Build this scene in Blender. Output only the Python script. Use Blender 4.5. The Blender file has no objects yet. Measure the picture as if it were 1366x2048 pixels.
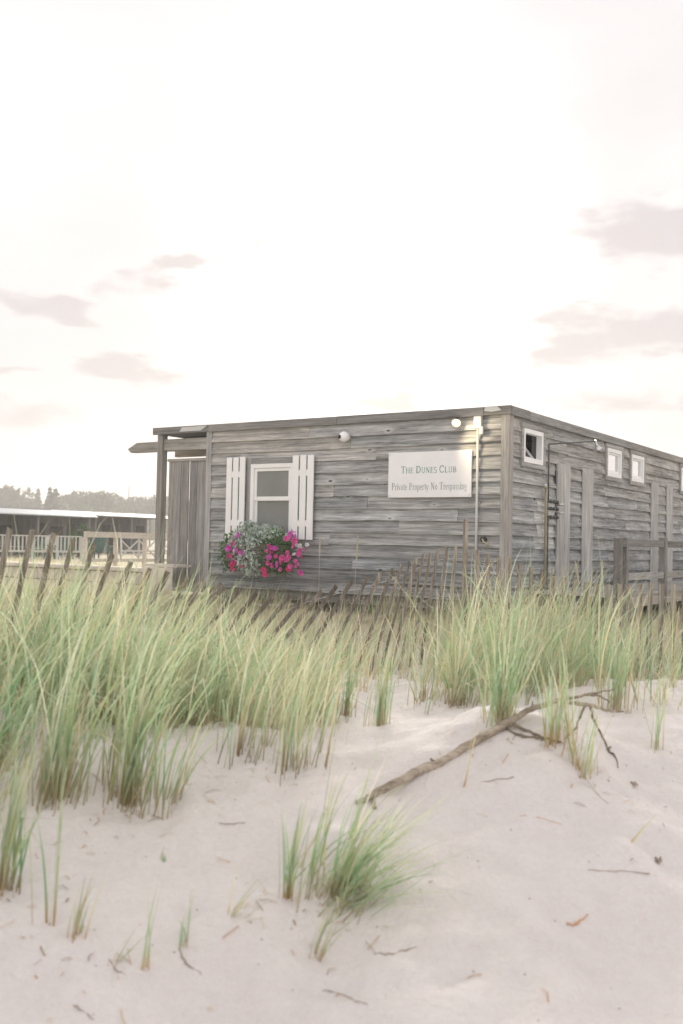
import bpy, math, random
import numpy as np
from mathutils import Matrix, Vector

# ------------------------------------------------------------------ camera, sky, sun, exposure
random.seed(7)
rng = np.random.default_rng(11)
scene = bpy.context.scene
col = scene.collection
R = math.radians
PITCH, ROLL, FPX, CAMZ = R(1.75), R(1.226), 1991.0, 1.45

cam_data = bpy.data.cameras.new('camera')
cam = bpy.data.objects.new('camera', cam_data)
col.objects.link(cam)
cam_data.sensor_fit = 'VERTICAL'
cam_data.sensor_width = 24
cam_data.sensor_height = 36
cam_data.lens = 35
cam_data.clip_start = 0.05
cam_data.clip_end = 4000
cam_data.dof.use_dof = True
cam_data.dof.focus_distance = 11.5
cam_data.dof.aperture_fstop = 2.6
cam.matrix_world = Matrix.Translation((0, 0, CAMZ)) @ Matrix.Rotation(R(90) + PITCH, 4, 'X') @ Matrix.Rotation(ROLL, 4, 'Z')
scene.camera = cam

SUN_EL, SUN_AZ = R(16.5), R(1.5)          # behind the house, veiled by cloud

world = bpy.data.worlds.new('World')
scene.world = world
world.use_nodes = True


def build_sky():
    nt = world.node_tree
    N, L = nt.nodes, nt.links
    N.clear()

    def math_(op, a, b=None, c=None):
        n = N.new('ShaderNodeMath')
        n.operation = op
        for i, v in enumerate((a, b, c)):
            if v is None:
                continue
            if isinstance(v, (int, float)):
                n.inputs[i].default_value = v
            else:
                L.new(v, n.inputs[i])
        return n.outputs[0]

    def mix(f, a, b):
        n = N.new('ShaderNodeMix')
        n.data_type = 'RGBA'
        for s, v in ((0, f), (6, a), (7, b)):
            if isinstance(v, (int, float)):
                n.inputs[s].default_value = v
            elif isinstance(v, tuple):
                n.inputs[s].default_value = (*v, 1)
            else:
                L.new(v, n.inputs[s])
        return n.outputs[2]

    out = N.new('ShaderNodeOutputWorld')
    bg = N.new('ShaderNodeBackground')
    bg.inputs[1].default_value = 0.1
    L.new(bg.outputs[0], out.inputs[0])
    sky = N.new('ShaderNodeTexSky')
    sky.sky_type = 'NISHITA'
    sky.sun_disc = False
    sky.sun_elevation = SUN_EL
    sky.sun_rotation = SUN_AZ
    tc = N.new('ShaderNodeTexCoord')
    sep = N.new('ShaderNodeSeparateXYZ')
    L.new(tc.outputs['Generated'], sep.inputs[0])
    x, y, z = sep.outputs
    az = math_('ARCTAN2', x, y)
    el = math_('ARCSINE', z)
    # cloud field: stretched noise in azimuth / elevation, plus the cloud banks seen that evening
    comb = N.new('ShaderNodeCombineXYZ')
    L.new(math_('MULTIPLY', az, 5.0), comb.inputs[0])
    L.new(math_('MULTIPLY', el, 13.0), comb.inputs[1])
    n1 = N.new('ShaderNodeTexNoise')
    n1.inputs['Scale'].default_value = 1.6
    n1.inputs['Detail'].default_value = 7
    n1.inputs['Roughness'].default_value = 0.55
    L.new(comb.outputs[0], n1.inputs['Vector'])
    dens = math_('MULTIPLY', math_('SUBTRACT', n1.outputs['Fac'], 0.5), 2.6)
    banks = [(-11.3, 14.6, 4.2, 0.95, .22, .75), (-4.0, 17.0, 2.6, 1.0, .25, .7), (-17.2, 12.5, 5.2, .9, -.2, .8),
             (-13.0, 9.3, 4.0, .75, -.14, .75), (-18.5, 9.0, 1.9, .4, 0, .6), (17.5, 17.0, 6.0, 1.5, -.05, .9),
             (15.5, 11.6, 6.0, 1.0, .14, .85), (12.5, 13.0, 3.6, .55, .05, .6), (19.0, 10.8, 4.0, 1.1, 0, .8),
             (17.5, 8.3, 5.5, .8, 0, .7), (3.6, 8.4, 5.0, .5, .05, .7), (-18.0, 7.0, 6.0, 1.0, 0, .5)]
    wn = N.new('ShaderNodeTexNoise')
    wn.inputs['Scale'].default_value = 2.6
    wn.inputs['Detail'].default_value = 6
    wn.inputs['Roughness'].default_value = .6
    L.new(comb.outputs[0], wn.inputs['Vector'])
    wsep = N.new('ShaderNodeSeparateColor')
    L.new(wn.outputs['Color'], wsep.inputs[0])
    azw = math_('ADD', az, math_('MULTIPLY', math_('SUBTRACT', wsep.outputs[0], .5), R(9)))
    elw = math_('ADD', el, math_('MULTIPLY', math_('SUBTRACT', wsep.outputs[1], .5), R(3.2)))
    total = None
    for a, e, wa, we, tilt, amp in banks:
        amp *= 1.35
        wa *= 1.1
        we *= 1.1
        da = math_('SUBTRACT', azw, R(a))
        de = math_('SUBTRACT', math_('SUBTRACT', elw, R(e)), math_('MULTIPLY', da, tilt))
        qa = math_('POWER', math_('ABSOLUTE', math_('DIVIDE', da, R(wa) * .75)), 2.0)
        qe = math_('POWER', math_('ABSOLUTE', math_('DIVIDE', de, R(we) * .95)), 2.0)
        g = math_('MULTIPLY', math_('POWER', 2.718, math_('MULTIPLY', math_('ADD', qa, qe), -1.0)), amp)
        total = g if total is None else math_('ADD', total, g)
    # same weather all round: scattered banks away from the ones listed
    n2 = N.new('ShaderNodeTexNoise')
    n2.inputs['Scale'].default_value = 1.1
    n2.inputs['Detail'].default_value = 3
    comb2 = N.new('ShaderNodeCombineXYZ')
    L.new(math_('MULTIPLY', az, 3.0), comb2.inputs[0])
    L.new(math_('MULTIPLY', el, 9.0), comb2.inputs[1])
    comb2.inputs[2].default_value = 3.3
    L.new(comb2.outputs[0], n2.inputs['Vector'])
    away = N.new('ShaderNodeMapRange')
    away.inputs[1].default_value = R(22)
    away.inputs[2].default_value = R(45)
    L.new(math_('ABSOLUTE', az), away.inputs[0])
    scat = math_('MULTIPLY', math_('MAXIMUM', math_('SUBTRACT', n2.outputs['Fac'], .52), 0.0), 5.0)
    total = math_('ADD', total, math_('MULTIPLY', scat, away.outputs[0]))
    cl = N.new('ShaderNodeMapRange')
    cl.interpolation_type = 'SMOOTHSTEP'
    cl.inputs[1].default_value = 0.03
    cl.inputs[2].default_value = 0.70
    L.new(math_('ADD', math_('MULTIPLY', total, math_('ADD', .75, dens)), math_('MULTIPLY', dens, .16)), cl.inputs[0])
    # veil with broad glow round the hidden sun
    sd = (math.sin(SUN_AZ) * math.cos(SUN_EL), math.cos(SUN_AZ) * math.cos(SUN_EL), math.sin(SUN_EL))
    dot = N.new('ShaderNodeVectorMath')
    dot.operation = 'DOT_PRODUCT'
    L.new(tc.outputs['Generated'], dot.inputs[0])
    dot.inputs[1].default_value = sd
    dm = math_('MAXIMUM', dot.outputs['Value'], 0.0)
    glow = math_('ADD', math_('MULTIPLY', math_('POWER', dm, 190.0), 1.5), math_('MULTIPLY', math_('POWER', dm, 600.0), 3.0))
    warm = N.new('ShaderNodeMapRange')
    warm.inputs[1].default_value = 0.02
    warm.inputs[2].default_value = 0.42
    L.new(z, warm.inputs[0])
    veil = mix(warm.outputs[0], (3.45, 3.2, 3.08), (3.28, 3.14, 3.13))
    gl = N.new('ShaderNodeVectorMath')
    gl.operation = 'SCALE'
    gl.inputs[0].default_value = (13, 12.4, 11.4)
    L.new(glow, gl.inputs['Scale'])
    add = N.new('ShaderNodeVectorMath')
    add.operation = 'ADD'
    L.new(veil, add.inputs[0])
    L.new(gl.outputs[0], add.inputs[1])
    # thin uneven cloud veil everywhere
    n3 = N.new('ShaderNodeTexNoise')
    n3.inputs['Scale'].default_value = 2.2
    n3.inputs['Detail'].default_value = 5
    mp3 = N.new('ShaderNodeVectorMath')
    mp3.operation = 'MULTIPLY'
    mp3.inputs[1].default_value = (1, 1, 2.2)
    L.new(tc.outputs['Generated'], mp3.inputs[0])
    L.new(mp3.outputs[0], n3.inputs['Vector'])
    th = N.new('ShaderNodeMapRange')
    th.interpolation_type = 'SMOOTHSTEP'
    th.inputs[1].default_value = .38
    th.inputs[2].default_value = .68
    th.inputs[4].default_value = .4
    L.new(n3.outputs['Fac'], th.inputs[0])
    cover = math_('MAXIMUM', math_('MULTIPLY', cl.outputs[0], .92), th.outputs[0])
    withcloud = mix(cover, add.outputs[0], (2.32, 2.12, 2.14))
    final = mix(.98, sky.outputs[0], withcloud)
    L.new(final, bg.inputs[0])


build_sky()

sun_data = bpy.data.lights.new('sun', 'SUN')
sun_data.energy = 2.0
sun_data.angle = R(24)
sun_data.color = (1.0, .93, .83)
sun = bpy.data.objects.new('sun', sun_data)
col.objects.link(sun)
sun.matrix_world = Vector((math.sin(SUN_AZ) * math.cos(SUN_EL), math.cos(SUN_AZ) * math.cos(SUN_EL), math.sin(SUN_EL))).to_track_quat('Z', 'Y').to_matrix().to_4x4()

scene.view_settings.view_transform = 'Standard'
scene.view_settings.look = 'None'
scene.view_settings.gamma = 1
scene.view_settings.exposure = 1.63
scene.cycles.use_denoising = True
scene.cycles.denoiser = 'OPENIMAGEDENOISE'
scene.cycles.denoising_prefilter = 'ACCURATE'
scene.cycles.max_bounces = 8
scene.cycles.transmission_bounces = 4
scene.cycles.volume_bounces = 2


# ------------------------------------------------------------------ helpers
def ray(px, py):
    x = (px - 683) / FPX
    y = -(py - 1024) / FPX
    c, s = math.cos(ROLL), math.sin(ROLL)
    xr, yr = c * x - s * y, s * x + c * y
    cp, sp = math.cos(PITCH), math.sin(PITCH)
    return Vector((xr, cp - sp * yr, sp + cp * yr))


def at(px, py, d):
    r = ray(px, py)
    p = r * (d / r.y)
    return Vector((p.x, p.y, p.z + CAMZ))


def tag(o, label, cat, group=None, kind=None):
    if label:
        o['label'] = label
    if cat:
        o['category'] = cat
    if group:
        o['group'] = group
    if kind:
        o['kind'] = kind
    return o


def thing(name, label, cat, loc=(0, 0, 0), rz=0.0, group=None):
    o = bpy.data.objects.new(name, None)
    o.empty_display_size = .1
    col.objects.link(o)
    o.location = loc
    o.rotation_euler = (0, 0, rz)
    return tag(o, label, cat, group)


class MB:
    def __init__(s):
        s.v, s.f = [], []

    def add(s, vs, fs):
        b = len(s.v)
        s.v += [tuple(p) for p in vs]
        s.f += [tuple(i + b for i in f) for f in fs]
        return s

    def box(s, x0, x1, y0, y1, z0, z1):
        vs = [(x, y, z) for x in (x0, x1) for y in (y0, y1) for z in (z0, z1)]
        return s.add(vs, [(0, 1, 3, 2), (4, 6, 7, 5), (0, 4, 5, 1), (2, 3, 7, 6), (0, 2, 6, 4), (1, 5, 7, 3)])

    def bar(s, a, b, w, t, up=(0, 0, 1)):
        """rectangular bar from a to b; w along side axis, t along the other"""
        a, b = Vector(a), Vector(b)
        d = (b - a).normalized()
        sd = d.cross(Vector(up))
        if sd.length < 1e-4:
            sd = d.cross(Vector((1, 0, 0)))
        sd.normalize()
        u = sd.cross(d)
        vs = []
        for p in (a, b):
            for i, j in ((-1, -1), (1, -1), (1, 1), (-1, 1)):
                vs.append(p + sd * (w / 2 * i) + u * (t / 2 * j))
        return s.add(vs, [(3, 2, 1, 0), (4, 5, 6, 7), (0, 1, 5, 4), (1, 2, 6, 5), (2, 3, 7, 6), (3, 0, 4, 7)])

    def tube(s, pts, radii, n=8, rough=0.0):
        pts = [Vector(p) for p in pts]
        if isinstance(radii, (int, float)):
            radii = [radii] * len(pts)
        vs, fs = [], []
        ref = Vector((.3, .2, 1)).normalized()
        for i, p in enumerate(pts):
            d = (pts[min(i + 1, len(pts) - 1)] - pts[max(i - 1, 0)]).normalized()
            a = d.cross(ref)
            if a.length < 1e-3:
                a = d.cross(Vector((1, 0, 0)))
            a.normalize()
            b = d.cross(a)
            for k in range(n):
                t = 2 * math.pi * k / n
                r = radii[i] * (1 + rough * random.uniform(-1, 1))
                vs.append(p + a * (math.cos(t) * r) + b * (math.sin(t) * r))
        for i in range(len(pts) - 1):
            for k in range(n):
                k2 = (k + 1) % n
                fs.append((i * n + k, i * n + k2, (i + 1) * n + k2, (i + 1) * n + k))
        fs.append(tuple(reversed(range(n))))
        fs.append(tuple(range((len(pts) - 1) * n, len(pts) * n)))
        return s.add(vs, fs)

    def ball(s, c, r, nu=12, nv=8, sq=(1, 1, 1)):
        vs, fs = [], []
        for j in range(nv + 1):
            ph = math.pi * j / nv
            for i in range(nu):
                t = 2 * math.pi * i / nu
                vs.append((c[0] + r * sq[0] * math.sin(ph) * math.cos(t), c[1] + r * sq[1] * math.sin(ph) * math.sin(t), c[2] + r * sq[2] * math.cos(ph)))
        for j in range(nv):
            for i in range(nu):
                i2 = (i + 1) % nu
                fs.append((j * nu + i, (j + 1) * nu + i, (j + 1) * nu + i2, j * nu + i2))
        return s.add(vs, fs)

    def build(s, name, mat, parent=None, smooth=False, color=None, kind=None):
        me = bpy.data.meshes.new(name)
        me.from_pydata(s.v, [], s.f)
        me.validate()
        if smooth:
            me.polygons.foreach_set('use_smooth', [True] * len(me.polygons))
        me.materials.append(mat)
        o = bpy.data.objects.new(name, me)
        col.objects.link(o)
        if parent:
            o.parent = parent
        if color is not None:
            o.color = (*color, 1) if len(color) == 3 else color
        if kind:
            o['kind'] = kind
        return o


def bevel(o, w=.004, seg=1):
    m = o.modifiers.new('bevel', 'BEVEL')
    m.width = w
    m.segments = seg
    m.limit_method = 'ANGLE'
    return o


# ------------------------------------------------------------------ materials
def new_mat(name):
    m = bpy.data.materials.new(name)
    m.use_nodes = True
    nt = m.node_tree
    nt.nodes.clear()
    out = nt.nodes.new('ShaderNodeOutputMaterial')
    b = nt.nodes.new('ShaderNodeBsdfPrincipled')
    nt.links.new(b.outputs[0], out.inputs[0])
    return m, nt, b, out


def ramp(nt, fac, stops):
    r = nt.nodes.new('ShaderNodeValToRGB')
    e = r.color_ramp.elements
    e[0].position, e[0].color = stops[0][0], (*stops[0][1], 1)
    e[1].position, e[1].color = stops[-1][0], (*stops[-1][1], 1)
    for p, c in stops[1:-1]:
        k = e.new(p)
        k.color = (*c, 1)
    nt.links.new(fac, r.inputs[0])
    return r.outputs[0]


def noise(nt, vec, scale, detail=4, rough=.55):
    n = nt.nodes.new('ShaderNodeTexNoise')
    n.inputs['Scale'].default_value = scale
    n.inputs['Detail'].default_value = detail
    n.inputs['Roughness'].default_value = rough
    if vec is not None:
        nt.links.new(vec, n.inputs['Vector'])
    return n.outputs['Fac']


def mixc(nt, f, a, b, mode='MIX'):
    n = nt.nodes.new('ShaderNodeMix')
    n.data_type = 'RGBA'
    n.blend_type = mode
    for s, v in ((0, f), (6, a), (7, b)):
        if isinstance(v, (int, float)):
            n.inputs[s].default_value = v
        elif isinstance(v, tuple):
            n.inputs[s].default_value = (*v, 1)
        else:
            nt.links.new(v, n.inputs[s])
    return n.outputs[2]


def mathn(nt, op, a, b=0.0):
    n = nt.nodes.new('ShaderNodeMath')
    n.operation = op
    for i, v in enumerate((a, b)):
        if isinstance(v, (int, float)):
            n.inputs[i].default_value = v
        else:
            nt.links.new(v, n.inputs[i])
    return n.outputs[0]


def simple(name, color, rough=.6, metal=0.0, var=.08, scale=6.0, bump=0.0):
    m, nt, b, out = new_mat(name)
    tc = nt.nodes.new('ShaderNodeTexCoord')
    f = noise(nt, tc.outputs['Object'], scale, 5)
    lo = tuple(max(0, c * (1 - var)) for c in color)
    hi = tuple(min(1, c * (1 + var)) for c in color)
    nt.links.new(ramp(nt, f, [(.3, lo), (.7, hi)]), b.inputs['Base Color'])
    b.inputs['Roughness'].default_value = rough
    b.inputs['Metallic'].default_value = metal
    if bump:
        bn = nt.nodes.new('ShaderNodeBump')
        bn.inputs['Strength'].default_value = bump
        bn.inputs['Distance'].default_value = .004
        nt.links.new(f, bn.inputs['Height'])
        nt.links.new(bn.outputs[0], b.inputs['Normal'])
    return m


def wood(name, axis, dark, mid, light, knots=True, warm=None):
    """weathered timber; axis 0/1/2 is the grain direction in object space, object colour tints each board"""
    m, nt, b, out = new_mat(name)
    N, L = nt.nodes, nt.links
    tc = N.new('ShaderNodeTexCoord')
    oi = N.new('ShaderNodeObjectInfo')
    off = N.new('ShaderNodeVectorMath')
    off.operation = 'SCALE'
    off.inputs[0].default_value = (37.1, 53.7, 91.3)
    L.new(oi.outputs['Random'], off.inputs['Scale'])
    add = N.new('ShaderNodeVectorMath')
    add.operation = 'ADD'
    L.new(tc.outputs['Object'], add.inputs[0])
    L.new(off.outputs[0], add.inputs[1])

    def scaled(along, across):
        mp = N.new('ShaderNodeVectorMath')
        mp.operation = 'MULTIPLY'
        s = [across] * 3
        s[axis] = along
        mp.inputs[1].default_value = s
        L.new(add.outputs[0], mp.inputs[0])
        return mp.outputs[0]

    streak = noise(nt, scaled(.8, 26), 1.0, 7, .62)
    fine = noise(nt, scaled(4, 120), 1.0, 3, .6)
    blot = noise(nt, scaled(1.3, 4.5), 1.0, 4, .6)
    f = mathn(nt, 'ADD', mathn(nt, 'MULTIPLY', streak, .62), mathn(nt, 'MULTIPLY', blot, .38))
    f = mathn(nt, 'ADD', f, mathn(nt, 'MULTIPLY', mathn(nt, 'SUBTRACT', fine, .5), .5))
    c = ramp(nt, f, [(.28, dark), (.48, mid), (.70, light)])
    if warm:
        c = mixc(nt, ramp(nt, noise(nt, scaled(.9, 2.2), 1.0, 2), [(.5, (0, 0, 0)), (.72, (.5, .5, .5))]), c, warm)
    h = f
    if knots:
        vo = N.new('ShaderNodeTexVoronoi')
        vo.inputs['Scale'].default_value = 1.0
        L.new(scaled(3.0, 6.5), vo.inputs['Vector'])
        sp = N.new('ShaderNodeSeparateColor')
        L.new(vo.outputs['Color'], sp.inputs[0])
        on = mathn(nt, 'GREATER_THAN', sp.outputs[0], .68)
        halo = ramp(nt, vo.outputs['Distance'], [(.10, (1, 1, 1)), (.34, (0, 0, 0))])
        core = ramp(nt, vo.outputs['Distance'], [(.08, (1, 1, 1)), (.15, (0, 0, 0))])
        c = mixc(nt, mathn(nt, 'MULTIPLY', mathn(nt, 'MULTIPLY', halo, on), .55), c, light)
        c = mixc(nt, mathn(nt, 'MULTIPLY', mathn(nt, 'MULTIPLY', core, on), .9), c, tuple(v * .3 for v in dark))
    c = mixc(nt, 1.0, c, oi.outputs['Color'], 'MULTIPLY')
    L.new(c, b.inputs['Base Color'])
    b.inputs['Roughness'].default_value = .85
    b.inputs['Specular IOR Level'].default_value = .25
    bn = N.new('ShaderNodeBump')
    bn.inputs['Strength'].default_value = .7
    bn.inputs['Distance'].default_value = .004
    L.new(h, bn.inputs['Height'])
    L.new(bn.outputs[0], b.inputs['Normal'])
    return m


GD, GM, GL_ = (.085, .089, .092), (.335, .345, .347), (.66, .67, .67)
M = {}
for ax, nm in enumerate('xyz'):
    M['wood_' + nm] = wood('weathered_siding_' + nm, ax, GD, GM, GL_)
    M['trim_' + nm] = wood('weathered_trim_' + nm, ax, (.16, .158, .153), (.335, .332, .323), (.52, .515, .505), False)
M['slat'] = wood('fence_lath', 2, (.06, .048, .038), (.17, .145, .12), (.36, .33, .29), False)
M['pale'] = wood('bleached_timber', 0, (.46, .42, .37), (.6, .56, .5), (.7, .66, .6), False)
M['inner'] = wood('interior_wood', 2, (.2, .09, .045), (.42, .2, .11), (.55, .3, .17), False)
M['white'] = simple('white_paint', (.89, .90, .90), .5, var=.03)
M['offwhite'] = simple('old_white_paint', (.52, .52, .5), .6, var=.07)
M['signboard'] = simple('sign_board', (.89, .895, .91), .6, var=.04, scale=3)
M['green'] = simple('dark_green_paint', (.035, .12, .095), .5)
M['letter_green'] = simple('letter_green', (.10, .30, .24), .6)
M['letter_grey'] = simple('letter_grey', (.20, .27, .26), .6)
M['screen'] = simple('window_screen', (.23, .24, .23), .55, var=.1, scale=2.5)
M['black'] = simple('black_plastic', (.02, .021, .022), .35)
M['darkpipe'] = simple('dark_pipe', (.10, .11, .105), .45, metal=.4)
M['steel'] = simple('galvanised_steel', (.6, .62, .62), .3, metal=.9)
M['conduit'] = simple('grey_conduit', (.55, .56, .55), .5, var=.05)
M['tanpipe'] = simple('tan_pipe', (.40, .37, .27), .55, var=.12)
M['roof'] = simple('roof_felt', (.12, .12, .115), .9, var=.2)
M['metalroof'] = simple('pale_metal_roof', (.42, .45, .47), .4, var=.06)
M['greyroof'] = simple('dull_metal_roof', (.2, .22, .23), .5, var=.1)
M['cabana'] = wood('cabana_wood', 2, (.09, .09, .088), (.17, .17, .165), (.27, .27, .265), False)
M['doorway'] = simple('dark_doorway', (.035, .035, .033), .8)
M['stone'] = simple('pale_block', (.62, .57, .5), .9, var=.12, scale=4, bump=.5)
M['bark'] = wood('driftwood_bark', 0, (.12, .095, .07), (.36, .30, .235), (.60, .53, .44), False)
M['twig'] = simple('dry_twig', (.36, .30, .25), .85, var=.3, scale=20)
M['dryleaf'] = simple('dry_leaf', (.55, .30, .14), .7, var=.25, scale=30)
M['soil'] = simple('potting_soil', (.05, .035, .025), .95)
M['teal'] = simple('teal_paint', (.03, .10, .088), .5)
M['fieldbush'] = simple('russet_bush', (.30, .15, .075), .9, var=.35, scale=2)


def glass():
    m, nt, b, out = new_mat('window_glass')
    b.inputs['Base Color'].default_value = (.05, .06, .06, 1)
    b.inputs['Roughness'].default_value = .03
    b.inputs['Specular IOR Level'].default_value = 1.0
    b.inputs['IOR'].default_value = 4.5
    tc = nt.nodes.new('ShaderNodeTexCoord')
    bn = nt.nodes.new('ShaderNodeBump')
    bn.inputs['Strength'].default_value = .03
    nt.links.new(noise(nt, tc.outputs['Object'], 3, 1), bn.inputs['Height'])
    nt.links.new(bn.outputs[0], b.inputs['Normal'])
    return m


M['glass'] = glass()


def leaf_mat(name, trans=.4, attr='col', color=None, rough=.5):
    m, nt, b, out = new_mat(name)
    N, L = nt.nodes, nt.links
    if color is None:
        a = N.new('ShaderNodeAttribute')
        a.attribute_name = attr
        c = a.outputs['Color']
    else:
        tc = N.new('ShaderNodeTexCoord')
        f = noise(nt, tc.outputs['Object'], 14, 3)
        c = ramp(nt, f, [(.3, tuple(v * .6 for v in color)), (.7, tuple(min(1, v * 1.35) for v in color))])
    L.new(c, b.inputs['Base Color'])
    b.inputs['Roughness'].default_value = rough
    b.inputs['Specular IOR Level'].default_value = .3
    t = N.new('ShaderNodeBsdfTranslucent')
    L.new(c, t.inputs[0])
    mx = N.new('ShaderNodeMixShader')
    mx.inputs[0].default_value = trans
    L.new(b.outputs[0], mx.inputs[1])
    L.new(t.outputs[0], mx.inputs[2])
    L.new(mx.outputs[0], out.inputs[0])
    return m


M['grass'] = leaf_mat('grass_blades', .5)
M['silver'] = leaf_mat('silver_foliage', .2, color=(.52, .60, .54), rough=.8)
M['petleaf'] = leaf_mat('petunia_leaf', .3, color=(.10, .22, .06))
M['petal'] = leaf_mat('pink_petal', .35, color=(.88, .12, .40))
M['petal_deep'] = leaf_mat('deep_pink_petal', .3, color=(.75, .05, .22))
M['petal_magenta'] = leaf_mat('magenta_petal', .35, color=(.88, .13, .62))
M['petal_white'] = leaf_mat('white_petal', .3, color=(.72, .72, .74))
M['tree'] = leaf_mat('tree_leaves', .25, color=(.085, .10, .055))
M['pine'] = leaf_mat('pine_needles', .2, color=(.035, .07, .05))
M['shrub'] = leaf_mat('dark_shrub_leaves', .25, color=(.05, .10, .035))
M['trunk'] = simple('tree_bark', (.10, .08, .065), .9, var=.3)


def sand_mat():
    m, nt, b, out = new_mat('dune_sand')
    N, L = nt.nodes, nt.links
    g = N.new('ShaderNodeNewGeometry')
    P = g.outputs['Position']
    big = noise(nt, P, .9, 4)
    mid = noise(nt, P, 7, 5)
    fine = noise(nt, P, 420, 2, .7)
    c = ramp(nt, big, [(.3, (.82, .775, .745)), (.7, (.88, .84, .815))])
    c = mixc(nt, mathn(nt, 'MULTIPLY', ramp(nt, mid, [(.35, (0, 0, 0)), (.75, (1, 1, 1))]), .35), c, (.73, .68, .65))
    c = mixc(nt, ramp(nt, fine, [(.35, (.3, .3, .3)), (.58, (0, 0, 0))]), c, (.58, .53, .49))
    mot = noise(nt, P, 38, 5, .7)
    c = mixc(nt, mathn(nt, 'MULTIPLY', ramp(nt, mot, [(.45, (0, 0, 0)), (.70, (1, 1, 1))]), .4), c, (.71, .655, .62))
    vo = N.new('ShaderNodeTexVoronoi')
    vo.inputs['Scale'].default_value = 26
    L.new(P, vo.inputs['Vector'])
    sc = N.new('ShaderNodeSeparateColor')
    L.new(vo.outputs['Color'], sc.inputs[0])
    speck = mathn(nt, 'MULTIPLY', ramp(nt, vo.outputs['Distance'], [(.07, (1, 1, 1)), (.13, (0, 0, 0))]), mathn(nt, 'GREATER_THAN', sc.outputs[0], .86))
    c = mixc(nt, mathn(nt, 'MULTIPLY', speck, .75), c, (.16, .11, .08))
    # inland of the dune: thin straw-coloured turf on sand
    sx = N.new('ShaderNodeSeparateXYZ')
    L.new(P, sx.inputs[0])
    inl = N.new('ShaderNodeMapRange')
    inl.inputs[1].default_value = 8.5
    inl.inputs[2].default_value = 13
    L.new(mathn(nt, 'ADD', sx.outputs[1], mathn(nt, 'MULTIPLY', big, 2.5)), inl.inputs[0])
    turf = ramp(nt, noise(nt, P, 1.7, 6, .65), [(.3, (.33, .28, .16)), (.55, (.47, .40, .26)), (.75, (.58, .51, .37))])
    c = mixc(nt, mathn(nt, 'MULTIPLY', inl.outputs[0], .8), c, turf)
    L.new(c, b.inputs['Base Color'])
    b.inputs['Roughness'].default_value = .95
    b.inputs['Specular IOR Level'].default_value = .15
    bn = N.new('ShaderNodeBump')
    bn.inputs['Strength'].default_value = .9
    bn.inputs['Distance'].default_value = .03
    hh = mathn(nt, 'ADD', mathn(nt, 'MULTIPLY', noise(nt, P, 14, 6, .68), 1.0), mathn(nt, 'MULTIPLY', noise(nt, P, 55, 4, .7), .25))
    L.new(hh, bn.inputs['Height'])
    L.new(bn.outputs[0], b.inputs['Normal'])
    return m


M['sand'] = sand_mat()


# ------------------------------------------------------------------ ground
def vnoise(x, y, seed=0):
    x, y = np.asarray(x, float), np.asarray(y, float)
    xi, yi = np.floor(x).astype(np.int64), np.floor(y).astype(np.int64)
    xf, yf = x - xi, y - yi
    u, v = xf * xf * xf * (xf * (xf * 6 - 15) + 10), yf * yf * yf * (yf * (yf * 6 - 15) + 10)

    def h(a, b):
        n = (a * 374761393 + b * 668265263 + seed * 1442695041) & 0xffffffff
        n = ((n ^ (n >> 13)) * 1274126177) & 0xffffffff
        return ((n ^ (n >> 16)) & 0xffff) / 32767.5 - 1
    return (h(xi, yi) * (1 - u) + h(xi + 1, yi) * u) * (1 - v) + (h(xi, yi + 1) * (1 - u) + h(xi + 1, yi + 1) * u) * v


_py = np.arange(-30, 420, .05)
_prof = np.interp(_py, [-30, 1, 2.4, 3.0, 3.5, 4.0, 4.5, 5.0, 5.8, 6.5, 8, 10, 13, 20, 60, 300, 420],
                  [-.2, -.12, -.03, .05, .19, .36, .47, .53, .565, .545, .40, .34, .42, .46, .5, 1.2, 1.4])
_k = np.exp(-np.linspace(-2.2, 2.2, 13) ** 2 / 2)
_prof = np.convolve(np.pad(_prof, 6, 'edge'), _k / _k.sum(), 'valid')


_pr = random.Random(5)
# old footprints and scoops on the open slope
PITS = [(_pr.uniform(-1.4, 1.9), _pr.uniform(2.6, 4.6), _pr.uniform(.035, .085), _pr.uniform(.006, .02), _pr.uniform(0, 3.1)) for _ in range(70)]


def ground(x, y):
    x, y = np.asarray(x, float), np.asarray(y, float)
    near = np.clip((14 - y) / 5, 0, 1)
    sh = .22 * vnoise(x * .8 + 5, y * .05, 1) + .10 * vnoise(x * 2.1, y * .4 + 3, 2)
    z = np.interp(y + sh * near, _py, _prof)
    z = z + near * (.06 * vnoise(x * 1.1, y * 1.1, 3) + .035 * vnoise(x * 2.7, y * 2.7, 4) + .015 * vnoise(x * 5.5, y * 6.5, 5) + .009 * vnoise(x * 12, y * 13, 6) + .004 * vnoise(x * 25, y * 24, 7))
    z = z + .30 * vnoise(x * .03, y * .03, 9) * np.clip((y - 40) / 60, 0, 1)

    def hump(cx, cy, rx, ry, a):
        return a * np.exp(-((x - cx) / rx) ** 2 - ((y - cy) / ry) ** 2)
    for fx, fy, fr, fd, fa in PITS:
        ca, sa = math.cos(fa), math.sin(fa)
        u, v = (x - fx) * ca + (y - fy) * sa, -(x - fx) * sa + (y - fy) * ca
        q = (u / (fr * 1.5)) ** 2 + (v / fr) ** 2
        z = z - fd * np.exp(-q) + fd * .35 * np.exp(-(np.sqrt(q + 1e-9) - 1.5) ** 2 * 4)
    z = z + hump(.80, 4.70, .42, .42, .12) + hump(1.42, 4.3, .25, .6, -.07) + hump(.25, 4.5, .5, .5, .02)
    z = z + hump(-1.2, 4.6, .7, .6, .05) + hump(-2.4, 7.0, 1.6, 1.5, .08) + hump(-.55, 4.15, .25, .3, -.04)
    return z


def gz(x, y):
    return float(ground(x, y))


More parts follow.
